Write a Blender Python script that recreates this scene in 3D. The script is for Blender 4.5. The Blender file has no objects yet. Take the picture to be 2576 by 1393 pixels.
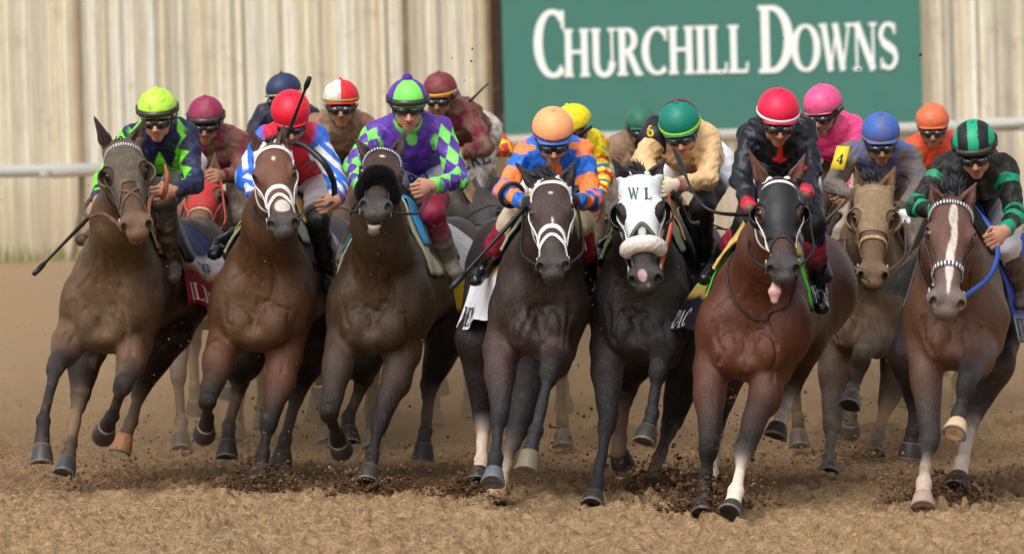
import bpy, math, random
import numpy as np
from mathutils import Vector
scene = bpy.context.scene
C = scene.collection
R = math.radians
ONLY = ''.split()
# ------------------------------------------------------------------ camera
CAMH = 2.1; FPX = 15000.0; W0, H0 = 2576.0, 1393.0
PITCH = math.atan(456.5 / FPX); ROLL = 0.026
v3 = lambda *a: np.array(a, float)
def nrm(a):
    a = np.asarray(a, float); return a / (np.linalg.norm(a) + 1e-12)
FW = v3(0, math.cos(PITCH), -math.sin(PITCH)); U0 = v3(0, math.sin(PITCH), math.cos(PITCH)); R0 = v3(1, 0, 0)
CR = R0 * math.cos(ROLL) - U0 * math.sin(ROLL); CU = U0 * math.cos(ROLL) + R0 * math.sin(ROLL)
cam = bpy.data.cameras.new('camera'); camo = bpy.data.objects.new('camera', cam); C.objects.link(camo)
from mathutils import Matrix
camo.matrix_world = Matrix(((CR[0], CU[0], -FW[0], 0), (CR[1], CU[1], -FW[1], 0), (CR[2], CU[2], -FW[2], CAMH), (0, 0, 0, 1)))
cam.lens = FPX / W0 * 36; cam.sensor_width = 36; cam.clip_start = 1; cam.clip_end = 2000
cam.dof.use_dof = True; cam.dof.focus_distance = 30.2; cam.dof.aperture_fstop = 5.2
scene.camera = camo
scene.view_settings.view_transform = 'Standard'; scene.view_settings.look = 'None'
scene.view_settings.exposure = 0.54; scene.view_settings.gamma = 1
# ------------------------------------------------------------------ light
w = bpy.data.worlds.new('World'); scene.world = w; w.use_nodes = True
nt = w.node_tree; nt.nodes.clear()
sky = nt.nodes.new('ShaderNodeTexSky'); sky.sky_type = 'NISHITA'; sky.sun_disc = False
SEL, SAZ = R(52), R(-155)      # sun behind the camera, a little to the left
sky.sun_elevation = SEL; sky.sun_rotation = SAZ; sky.dust_density = 4; sky.air_density = 1.0; sky.ozone_density = 1
hs_ = nt.nodes.new('ShaderNodeHueSaturation'); hs_.inputs['Saturation'].default_value = 0.28
bg = nt.nodes.new('ShaderNodeBackground'); bg.inputs['Strength'].default_value = 0.135
wo = nt.nodes.new('ShaderNodeOutputWorld')
nt.links.new(sky.outputs[0], hs_.inputs['Color']); nt.links.new(hs_.outputs[0], bg.inputs[0]); nt.links.new(bg.outputs[0], wo.inputs[0])
sl = bpy.data.lights.new('sun', 'SUN'); sl.energy = .95; sl.angle = R(34); sl.color = (1, .975, .94)
so = bpy.data.objects.new('sun', sl); C.objects.link(so)
sd = Vector((math.sin(SAZ) * math.cos(SEL), math.cos(SAZ) * math.cos(SEL), math.sin(SEL)))
so.rotation_euler = sd.to_track_quat('Z', 'Y').to_euler(); so.location = (0, 0, 30)
# ------------------------------------------------------------------ small helpers
def P(u, v, Y):
    d = FW + (u - W0 / 2) / FPX * CR - (v - H0 / 2) / FPX * CU
    return v3(0, 0, CAMH) + d * (Y / d[1])
def lin(r, g, b, a=None):
    c = [((x / 255 + .055) / 1.055) ** 2.4 if x > 10 else x / 255 / 12.92 for x in (r, g, b)]
    return tuple(c) if a is None else tuple(c) + (a,)
def thing(name, label, cat, loc, group=None):
    o = bpy.data.objects.new(name, None); C.objects.link(o); o.location = tuple(loc); o.empty_display_size = .1
    o['label'] = label; o['category'] = cat
    if group: o['group'] = group
    return o
def mesh_obj(name, V, F, mat, parent=None, col=None, smooth=True, loc=None):
    """V (n,3) world coordinates; F list of faces or (m,k) array"""
    V = np.asarray(V, float)
    if parent is not None:
        root = parent
        L = v3(*parent.get('_o', tuple(parent.location)))
    else:
        L = v3(0, 0, 0) if loc is None else np.asarray(loc, float)
    me = bpy.data.meshes.new(name)
    n = len(V); me.vertices.add(n); me.vertices.foreach_set('co', (V - L).astype(np.float32).ravel())
    if isinstance(F, np.ndarray):
        m, k = F.shape; flat = F.astype(np.int32).ravel(); starts = np.arange(0, m * k, k, dtype=np.int32); tot = np.full(m, k, np.int32)
    else:
        flat = np.array([i for f in F for i in f], np.int32); tot = np.array([len(f) for f in F], np.int32)
        starts = np.concatenate(([0], np.cumsum(tot)[:-1])).astype(np.int32); m = len(F)
    me.loops.add(len(flat)); me.loops.foreach_set('vertex_index', flat)
    me.polygons.add(m); me.polygons.foreach_set('loop_start', starts)
    me.polygons.foreach_set('use_smooth', np.full(m, smooth))
    me.update(calc_edges=True); me.validate()
    if col is not None:
        a = me.color_attributes.new('Col', 'FLOAT_COLOR', 'POINT'); a.data.foreach_set('color', np.asarray(col, np.float32).ravel())
    me.materials.append(mat)
    o = bpy.data.objects.new(name, me); C.objects.link(o)
    if parent is not None:
        o.parent = parent; o['_o'] = tuple(float(x) for x in L)
        if parent.type != 'EMPTY': pass
    else:
        o.location = tuple(L); o['_o'] = tuple(float(x) for x in L)
    return o
def tag(o, label, cat, group=None):
    o['label'] = label; o['category'] = cat
    if group: o['group'] = group
    return o
# ------------------------------------------------------------------ materials
def mat(name, base=None, rough=.5, attr=False, metal=0, spec=.5, coat=0, sheen=0, bump=None, vary=0, vscale=8, mud=None, speck=None, stretch=None, trans=0, ridge=None):
    m = bpy.data.materials.new(name); m.use_nodes = True; t = m.node_tree; N = t.nodes; Lk = t.links
    b = N['Principled BSDF']; b.inputs['Roughness'].default_value = rough; b.inputs['Metallic'].default_value = metal
    b.inputs['Specular IOR Level'].default_value = spec; b.inputs['Coat Weight'].default_value = coat
    b.inputs['Sheen Weight'].default_value = sheen
    if sheen: b.inputs['Sheen Roughness'].default_value = .4
    tc = N.new('ShaderNodeTexCoord'); vec = tc.outputs['Object']
    if stretch:
        mp = N.new('ShaderNodeMapping'); mp.inputs['Scale'].default_value = stretch; Lk.new(vec, mp.inputs['Vector']); vec = mp.outputs[0]
    if attr:
        at = N.new('ShaderNodeAttribute'); at.attribute_name = 'Col'; src = at.outputs['Color']
        Lk.new(at.outputs['Alpha'], b.inputs['Roughness'])
    else:
        rg = N.new('ShaderNodeRGB'); rg.outputs[0].default_value = tuple(base) + (1,); src = rg.outputs[0]
    if vary:
        n = N.new('ShaderNodeTexNoise'); n.inputs['Scale'].default_value = vscale; n.inputs['Detail'].default_value = 6; n.inputs['Roughness'].default_value = .65
        Lk.new(vec, n.inputs['Vector'])
        mr = N.new('ShaderNodeMapRange'); mr.inputs['From Min'].default_value = .3; mr.inputs['From Max'].default_value = .7
        mr.inputs['To Min'].default_value = 1 - vary; mr.inputs['To Max'].default_value = 1 + vary; Lk.new(n.outputs[0], mr.inputs['Value'])
        mx = N.new('ShaderNodeVectorMath'); mx.operation = 'SCALE'; Lk.new(src, mx.inputs[0]); Lk.new(mr.outputs[0], mx.inputs['Scale']); src = mx.outputs[0]
    if mud:   # (colour, amount 0..1, scale)
        mc, amt, sc = mud
        n = N.new('ShaderNodeTexNoise'); n.inputs['Scale'].default_value = sc; n.inputs['Detail'].default_value = 8; n.inputs['Roughness'].default_value = .7
        Lk.new(tc.outputs['Object'], n.inputs['Vector'])
        mr = N.new('ShaderNodeMapRange'); mr.inputs['From Min'].default_value = .62 - .3 * amt; mr.inputs['From Max'].default_value = .78 - .2 * amt
        Lk.new(n.outputs[0], mr.inputs['Value'])
        mm = N.new('ShaderNodeMath'); mm.operation = 'MULTIPLY'; mm.inputs[1].default_value = min(1, .55 + amt * .5); Lk.new(mr.outputs[0], mm.inputs[0])
        mi = N.new('ShaderNodeMix'); mi.data_type = 'RGBA'; Lk.new(mm.outputs[0], mi.inputs[0]); Lk.new(src, mi.inputs[6]); mi.inputs[7].default_value = tuple(mc) + (1,)
        src = mi.outputs[2]
    if speck:   # fine flecks of dust: (colour, amount, scale)
        mc, amt, sc = speck
        n = N.new('ShaderNodeTexNoise'); n.inputs['Scale'].default_value = sc; n.inputs['Detail'].default_value = 3; n.inputs['Roughness'].default_value = .8
        Lk.new(tc.outputs['Object'], n.inputs['Vector'])
        mr = N.new('ShaderNodeMapRange'); mr.inputs['From Min'].default_value = .56; mr.inputs['From Max'].default_value = .68; mr.inputs['To Max'].default_value = amt
        Lk.new(n.outputs[0], mr.inputs['Value'])
        mi = N.new('ShaderNodeMix'); mi.data_type = 'RGBA'; Lk.new(mr.outputs[0], mi.inputs[0]); Lk.new(src, mi.inputs[6]); mi.inputs[7].default_value = tuple(mc) + (1,)
        src = mi.outputs[2]
    Lk.new(src, b.inputs['Base Color'])
    if bump:  # list of (scale, distance)
        prev = None
        for sc, ds in bump:
            n = N.new('ShaderNodeTexNoise'); n.inputs['Scale'].default_value = sc; n.inputs['Detail'].default_value = 4; Lk.new(vec, n.inputs['Vector'])
            bp = N.new('ShaderNodeBump'); bp.inputs['Distance'].default_value = ds; bp.inputs['Strength'].default_value = 1; Lk.new(n.outputs[0], bp.inputs['Height'])
            if prev is not None: Lk.new(prev, bp.inputs['Normal'])
            prev = bp.outputs[0]
        if ridge:   # sharp cloth creases
            n = N.new('ShaderNodeTexNoise'); n.noise_type = 'RIDGED_MULTIFRACTAL'; n.inputs['Scale'].default_value = ridge[0]; n.inputs['Detail'].default_value = 2; n.inputs['Distortion'].default_value = .6; Lk.new(vec, n.inputs['Vector'])
            bp = N.new('ShaderNodeBump'); bp.inputs['Distance'].default_value = ridge[1]; bp.inputs['Strength'].default_value = 1; Lk.new(n.outputs[0], bp.inputs['Height']); Lk.new(prev, bp.inputs['Normal']); prev = bp.outputs[0]
        Lk.new(prev, b.inputs['Normal'])
    if trans: b.inputs['Transmission Weight'].default_value = trans
    return m
DIRT = lin(150, 122, 92); DKDIRT = lin(92, 70, 52)
M = {}
M['coat'] = mat('horse_coat', attr=True, vary=.2, vscale=9, mud=(lin(106, 84, 64), .1, 8), speck=(lin(126, 104, 76), .6, 120), bump=[(100, .0042), (18, .0055), (300, .0035)], spec=.45, stretch=(1.2, 1, .5))
M['coat_mud'] = mat('muddy_horse_coat', attr=True, vary=.24, vscale=8, mud=(lin(128, 104, 78), .36, 6), speck=(lin(66, 52, 42), .6, 120), bump=[(50, .002), (12, .004), (220, .004)], spec=.2)
M['silk'] = mat('racing_silk', attr=True, vary=.08, vscale=20, bump=[(9, .010), (26, .003)], spec=.4, stretch=(1, .6, .45), ridge=(7, .013))
M['silk_mud'] = mat('muddy_silk', attr=True, vary=.24, vscale=14, mud=(lin(122, 102, 80), .8, 11), bump=[(9, .010), (24, .004), (90, .003)], spec=.15, ridge=(6, .006))
M['silk_spot'] = mat('spattered_silk', attr=True, vary=.14, vscale=18, mud=(lin(92, 78, 58), .34, 17), bump=[(9, .010), (24, .004)], spec=.3, ridge=(6, .007))
M['skin'] = mat('skin', attr=True, vary=.12, vscale=30, bump=[(120, .001)], spec=.35)
M['skin_mud'] = mat('muddy_skin', attr=True, vary=.2, vscale=30, mud=(lin(112, 86, 64), .5, 30), bump=[(100, .002)], spec=.25)
M['helm'] = mat('helmet_cover', attr=True, vary=.05, vscale=30, bump=[(26, .002)], spec=.4)
M['helm_spot'] = mat('spattered_helmet_cover', attr=True, vary=.1, vscale=26, mud=(lin(100, 90, 50), .4, 24), bump=[(26, .003)], spec=.4)
M['helm_mud'] = mat('muddy_helmet_cover', attr=True, vary=.12, vscale=26, mud=(lin(124, 102, 76), .55, 9), bump=[(26, .003)], spec=.3)
M['tack'] = mat('tack', attr=True, vary=.12, vscale=40, bump=[(80, .001)], spec=.45)
M['tack_mud'] = mat('muddy_tack', attr=True, vary=.2, vscale=40, mud=(lin(120, 96, 70), .5, 25), bump=[(80, .002)], spec=.3)
M['fleece'] = mat('fleece', attr=True, vary=.2, vscale=60, bump=[(150, .004), (60, .004)], spec=.03, sheen=.15)
M['lens'] = mat('goggle_lens', base=(.012, .012, .013), rough=.08, spec=.8, coat=.6)
M['eye'] = mat('horse_eye', base=(.012, .008, .006), rough=.06, spec=.8, coat=.7)
M['metal'] = mat('steel', base=(.6, .6, .6), rough=.3, metal=1)
M['hair'] = mat('horse_hair', attr=True, vary=.3, vscale=60, spec=.4)
M['hoof'] = mat('hoof_horn', attr=True, vary=.2, vscale=40, bump=[(60, .002)], spec=.4)
M['clod'] = mat('dirt_clod', attr=True, vary=.3, vscale=30, bump=[(80, .004)], spec=.02)
# ------------------------------------------------------------------ implicit surface engine
def V1(a): return np.asarray(a, float)
def cone(a, b, ra, rb, k=.03, side=None, ks=1., col=None, cb=None, cf=None, bu=0., op='u'):
    a = V1(a); b = V1(b) + 1e-6
    return dict(t='c', a=a, b=b, ra=ra, rb=rb, k=k, side=None if side is None else nrm(side), ks=ks, col=col, cb=cb if cb is not None else col, cf=cf, bu=bu, op=op)
def ell(c, r, fr=None, k=.03, col=None, cf=None, op='u'):
    """fr: 3 row vectors (axes)"""
    return dict(t='e', c=V1(c), r=V1(r), fr=np.eye(3) if fr is None else np.array(fr, float), k=k, col=col, cb=col, cf=cf, op=op)
def ev(p, X, Y, Z, full=False):
    if p['t'] == 'c':
        a, b = p['a'], p['b']; ab = b - a; L2 = ab @ ab
        wx = X - a[0]; wy = Y - a[1]; wz = Z - a[2]
        t = np.clip((wx * ab[0] + wy * ab[1] + wz * ab[2]) / L2, 0, 1)
        wx = wx - t * ab[0]; wy = wy - t * ab[1]; wz = wz - t * ab[2]
        d2 = wx * wx + wy * wy + wz * wz
        s = None
        if p['side'] is not None:
            sv = p['side']; s = wx * sv[0] + wy * sv[1] + wz * sv[2]
            if p['ks'] != 1: d2 = d2 + s * s * (1 / p['ks'] ** 2 - 1)
        r = p['ra'] + (p['rb'] - p['ra']) * t
        if p['bu']: r = r + p['bu'] * 4 * t * (1 - t)
        d = np.sqrt(d2) - r
        return (d, t, s) if full else d
    else:
        c = p['c']; q = []
        wx = X - c[0]; wy = Y - c[1]; wz = Z - c[2]
        k0 = 0; k1 = 0
        for i in range(3):
            f = p['fr'][i]; qi = (wx * f[0] + wy * f[1] + wz * f[2]); k0 = k0 + (qi / p['r'][i]) ** 2; k1 = k1 + (qi / p['r'][i] ** 2) ** 2
        k0 = np.sqrt(k0); k1 = np.sqrt(k1) + 1e-9
        d = k0 * (k0 - 1) / k1
        d = np.where(k0 < 1e-3, -p['r'].min(), d)
        return (d, np.zeros_like(d), None) if full else d
def bbox(p, m=0):
    if p['t'] == 'c':
        r = (max(p['ra'], p['rb']) + p['bu']) * max(1, p['ks']) + p['k'] + m
        return np.minimum(p['a'], p['b']) - r, np.maximum(p['a'], p['b']) + r
    e = np.sqrt(((p['fr'] * p['r'][:, None]) ** 2).sum(0)) + p['k'] + m
    return p['c'] - e, p['c'] + e
class Field:
    def __init__(s, xs, ys, zs):
        s.g = [np.asarray(a, float) for a in (xs, ys, zs)]
        s.F = np.full([len(a) for a in s.g], .5, np.float32); s.pr = []; s.paints = []
    @staticmethod
    def box(lo, hi, h):
        return Field(*[np.arange(lo[i], hi[i] + h, h) for i in range(3)])
    def sub(s, lo, hi):
        sl = []
        for i in range(3):
            i0 = max(0, np.searchsorted(s.g[i], lo[i]) - 1); i1 = min(len(s.g[i]), np.searchsorted(s.g[i], hi[i]) + 1)
            if i1 <= i0: return None
            sl.append(slice(i0, i1))
        X = s.g[0][sl[0]][:, None, None].astype(np.float32); Y = s.g[1][sl[1]][None, :, None].astype(np.float32); Z = s.g[2][sl[2]][None, None, :].astype(np.float32)
        return tuple(sl), X, Y, Z
    def add(s, *ps):
        for p in ps:
            lo, hi = bbox(p, .02); q = s.sub(lo, hi)
            if q is None: continue
            sl, X, Y, Z = q
            d = ev(p, X, Y, Z).astype(np.float32); A = s.F[sl]; k = p['k']
            if p['op'] == 'u':
                h = np.maximum(k - np.abs(A - d), 0) / k; s.F[sl] = np.minimum(A, d) - h * h * k * .25
                if p['col'] is not None or p['cf'] is not None: s.pr.append(p)
            elif p['op'] == 's':
                d = -d; h = np.maximum(k - np.abs(A - d), 0) / k; s.F[sl] = np.maximum(A, d) + h * h * k * .25
        return s
    def paint(s, c, r, fr, col, soft=.15): s.paints.append((V1(c), V1(r), np.eye(3) if fr is None else np.array(fr), col, soft))
    def warp(s, amp, wl, seed):
        rs = np.random.RandomState(seed); I = np.nonzero(np.abs(s.F) < .03); X, Y, Z = (s.g[k][I[k]].astype(np.float32) for k in range(3)); n = np.zeros(len(X), np.float32)
        for i in range(5):
            d = nrm(rs.normal(size=3)) * 2 * math.pi / (wl * rs.uniform(.6, 1.5)); d2 = nrm(rs.normal(size=3)) * 2 * math.pi / (wl * 2.2); a = np.float32
            n += np.sin(X * a(d[0]) + Y * a(d[1]) + Z * a(d[2]) + a(1.4) * np.sin(X * a(d2[0]) + Y * a(d2[1]) + Z * a(d2[2])) + a(rs.uniform(0, 6)))
        s.F[I] += (amp * .45 * n).astype(np.float32); return s
    def sample(s, P_):
        P_ = np.atleast_2d(P_); ix = []; fr = []
        for i in range(3):
            g = s.g[i]; k = np.clip(np.searchsorted(g, P_[:, i]) - 1, 0, len(g) - 2); ix.append(k); fr.append(np.clip((P_[:, i] - g[k]) / (g[k + 1] - g[k]), 0, 1))
        o = 0
        for a in (0, 1):
            for b in (0, 1):
                for c in (0, 1):
                    wt = (fr[0] if a else 1 - fr[0]) * (fr[1] if b else 1 - fr[1]) * (fr[2] if c else 1 - fr[2])
                    o = o + wt * s.F[ix[0] + a, ix[1] + b, ix[2] + c]
        return o
    def grad(s, P_, e=.006):
        g = np.stack([(s.sample(P_ + v3(*[e if j == i else 0 for j in range(3)])) - s.sample(P_ - v3(*[e if j == i else 0 for j in range(3)]))) for i in range(3)], 1)
        return g / (np.linalg.norm(g, axis=1, keepdims=True) + 1e-9)
    def proj(s, P_, off=.004, it=7):
        P_ = np.array(np.atleast_2d(P_), float)
        for _ in range(it):
            P_ -= (s.sample(P_) - off)[:, None] * .8 * s.grad(P_, .008)
        return P_, s.grad(P_, .01)
    def march(s, O, D, mx=.8, n=160, off=.01):
        """last exit along rays O + t D"""
        O = np.atleast_2d(O); D = np.atleast_2d(D); ts = np.linspace(0, mx, n); last = np.zeros(len(O))
        for t in ts:
            last = np.where(s.sample(O + D * t) < off, t, last)
        return O + D * last[:, None], last
    def extract(s):
        F = s.F; S = F < 0; nx, ny, nz = F.shape
        cnt = np.zeros((nx - 1, ny - 1, nz - 1), np.int8)
        for a in (0, 1):
            for b in (0, 1):
                for c in (0, 1): cnt += S[a:nx - 1 + a, b:ny - 1 + b, c:nz - 1 + c]
        I, J, K = np.nonzero((cnt > 0) & (cnt < 8)); n = len(I)
        acc = np.zeros((n, 3)); num = np.zeros(n); gx, gy, gz = s.g
        cor = [(a, b, c) for a in (0, 1) for b in (0, 1) for c in (0, 1)]
        fv = {q: F[I + q[0], J + q[1], K + q[2]] for q in cor}
        for q in cor:
            for ax in range(3):
                if q[ax] == 1: continue
                r = list(q); r[ax] = 1; r = tuple(r); f0, f1 = fv[q], fv[r]; m = (f0 < 0) != (f1 < 0)
                t = np.where(m, f0 / np.where(m, f0 - f1, 1), 0)
                p0 = np.stack([gx[I + q[0]], gy[J + q[1]], gz[K + q[2]]], 1); p1 = np.stack([gx[I + r[0]], gy[J + r[1]], gz[K + r[2]]], 1)
                acc += np.where(m[:, None], p0 + t[:, None] * (p1 - p0), 0); num += m
        V = acc / num[:, None]
        idx = np.full(cnt.shape, -1, np.int32); idx[I, J, K] = np.arange(n)
        Q = []
        for ax in range(3):
            sl0 = [slice(1, -1)] * 3; sl1 = [slice(1, -1)] * 3; sl0[ax] = slice(0, -1); sl1[ax] = slice(1, None)
            A = S[tuple(sl0)]; B = S[tuple(sl1)]; E = np.argwhere(A != B)
            if not len(E): continue
            off = np.ones(3, int); off[ax] = 0; G = E + off; fl = A[E[:, 0], E[:, 1], E[:, 2]]
            u, v = [(1, 2), (2, 0), (0, 1)][ax]
            def gi(du, dv):
                H = G.copy(); H[:, u] -= du; H[:, v] -= dv; return idx[H[:, 0], H[:, 1], H[:, 2]]
            q = np.stack([gi(1, 1), gi(0, 1), gi(0, 0), gi(1, 0)], 1); q[~fl] = q[~fl][:, ::-1]; Q.append(q)
        Q = np.concatenate(Q); Q = Q[(Q >= 0).all(1)]
        return V, Q
    def colour(s, V, sig=.012, default=(.1, .1, .1, .5)):
        n = len(V); W = np.zeros(n); Cc = np.zeros((n, 4)); best = np.full(n, 9.)
        ds = []
        for p in s.pr:
            lo, hi = bbox(p, .05); m = np.nonzero(((V >= lo) & (V <= hi)).all(1))[0]
            if not len(m): continue
            d, t, sd_ = ev(p, V[m, 0], V[m, 1], V[m, 2], True); best[m] = np.minimum(best[m], d); ds.append((p, m, d, t, sd_))
        for p, m, d, t, sd_ in ds:
            wgt = np.exp(-np.clip((d - best[m]) / sig, 0, 30)); wgt[wgt < 1e-3] = 0
            if p['cf'] is not None: c = p['cf'](t, sd_, V[m], p)
            else: c = np.array(p['col'])[None] * (1 - t[:, None]) + np.array(p['cb'])[None] * t[:, None]
            Cc[m] += c * wgt[:, None]; W[m] += wgt
        out = np.where(W[:, None] > 0, Cc / np.maximum(W, 1e-9)[:, None], np.array(default)[None])
        for c, r, fr, col, soft in s.paints:
            q = np.linalg.norm(((V - c) @ fr.T) / r, axis=1); wgt = np.clip((1 + soft - q) / (2 * soft), 0, 1); wgt = wgt * wgt * (3 - 2 * wgt)
            out = out * (1 - wgt[:, None]) + np.array(col)[None] * wgt[:, None]
        return out
    def build(s, name, material, parent, sig=.012, default=(.1, .1, .1, .5)):
        V, Q = s.extract()
        return mesh_obj(name, V, Q, material, parent, s.colour(V, sig, default))
def field_for(prims, h, extra=.01):
    lo = np.min([bbox(p)[0] for p in prims if p['op'] == 'u'], 0) - extra; hi = np.max([bbox(p)[1] for p in prims if p['op'] == 'u'], 0) + extra
    return Field.box(lo, hi, h)
# ------------------------------------------------------------------ tubes, ribbons
def smooth_path(pts, n=8):
    pts = np.array(pts, float); 
    if len(pts) < 3: return np.array([pts[0] + (pts[-1] - pts[0]) * t for t in np.linspace(0, 1, n + 1)])
    q = np.vstack([2 * pts[0] - pts[1], pts, 2 * pts[-1] - pts[-2]]); out = []
    for i in range(1, len(q) - 2):
        for t in np.arange(n) / n:
            out.append(.5 * ((2 * q[i]) + (-q[i - 1] + q[i + 1]) * t + (2 * q[i - 1] - 5 * q[i] + 4 * q[i + 1] - q[i + 2]) * t * t + (-q[i - 1] + 3 * q[i] - 3 * q[i + 1] + q[i + 2]) * t ** 3))
    out.append(pts[-1]); return np.array(out)
def tube_vf(pts, rad, ns=8, base=0):
    pts = np.array(pts, float); n = len(pts); rad = np.full(n, rad) if np.isscalar(rad) else np.interp(np.linspace(0, 1, n), np.linspace(0, 1, len(rad)), rad)
    T = np.gradient(pts, axis=0); T /= np.linalg.norm(T, axis=1, keepdims=True) + 1e-9
    a = nrm(np.cross(T[0], v3(.31, .2, .93))); V = []
    for i in range(n):
        a = nrm(a - T[i] * (a @ T[i])); b = np.cross(T[i], a)
        for j in range(ns):
            th = 2 * math.pi * j / ns; V.append(pts[i] + rad[i] * (math.cos(th) * a + math.sin(th) * b))
    F = [(base + i * ns + j, base + i * ns + (j + 1) % ns, base + (i + 1) * ns + (j + 1) % ns, base + (i + 1) * ns + j) for i in range(n - 1) for j in range(ns)]
    F.append(tuple(base + j for j in range(ns))[::-1]); F.append(tuple(base + (n - 1) * ns + j for j in range(ns)))
    return V, F
def ribbon_vf(pts, nor, wid, th, base=0):
    pts = np.array(pts, float); nor = np.array(nor, float); n = len(pts); T = np.gradient(pts, axis=0); V = []
    wid = np.full(n, wid) if np.isscalar(wid) else np.asarray(wid)
    for i in range(n):
        s_ = nrm(np.cross(nrm(T[i]), nor[i])); m = nrm(nor[i])
        for a, b in ((-.5, -.5), (.5, -.5), (.5, .5), (-.5, .5)): V.append(pts[i] + s_ * wid[i] * a + m * th * b)
    F = [(base + i * 4 + j, base + i * 4 + (j + 1) % 4, base + (i + 1) * 4 + (j + 1) % 4, base + (i + 1) * 4 + j) for i in range(n - 1) for j in range(4)]
    F.append((base, base + 1, base + 2, base + 3)[::-1]); k = base + (n - 1) * 4; F.append((k, k + 1, k + 2, k + 3)); return V, F
class MB:
    def __init__(s): s.V = []; s.F = []; s.c = []
    def put(s, V, F, col=(.1, .1, .1, .5)): 
        s.V += list(V); s.F += F; s.c += [tuple(col)] * len(V) if not (isinstance(col, list)) else col
    def tube(s, pts, rad, ns=8, col=(.1, .1, .1, .5)): V, F = tube_vf(pts, rad, ns, len(s.V)); s.put(V, F, col); return s
    def rib(s, pts, nor, wid, th, col=(.1, .1, .1, .5)): V, F = ribbon_vf(pts, nor, wid, th, len(s.V)); s.put(V, F, col); return s
    def box(s, lo, hi, col=(.1, .1, .1, .5)):
        b = len(s.V); x0, y0, z0 = lo; x1, y1, z1 = hi
        V = [(x0, y0, z0), (x1, y0, z0), (x1, y1, z0), (x0, y1, z0), (x0, y0, z1), (x1, y0, z1), (x1, y1, z1), (x0, y1, z1)]
        F = [(0, 3, 2, 1), (4, 5, 6, 7), (0, 1, 5, 4), (1, 2, 6, 5), (2, 3, 7, 6), (3, 0, 4, 7)]
        s.put(V, [tuple(b + i for i in f) for f in F], col); return s
    def build(s, name, material, parent=None, smooth=True, loc=None): return mesh_obj(name, np.array(s.V), s.F, material, parent, s.c, smooth, loc)
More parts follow.
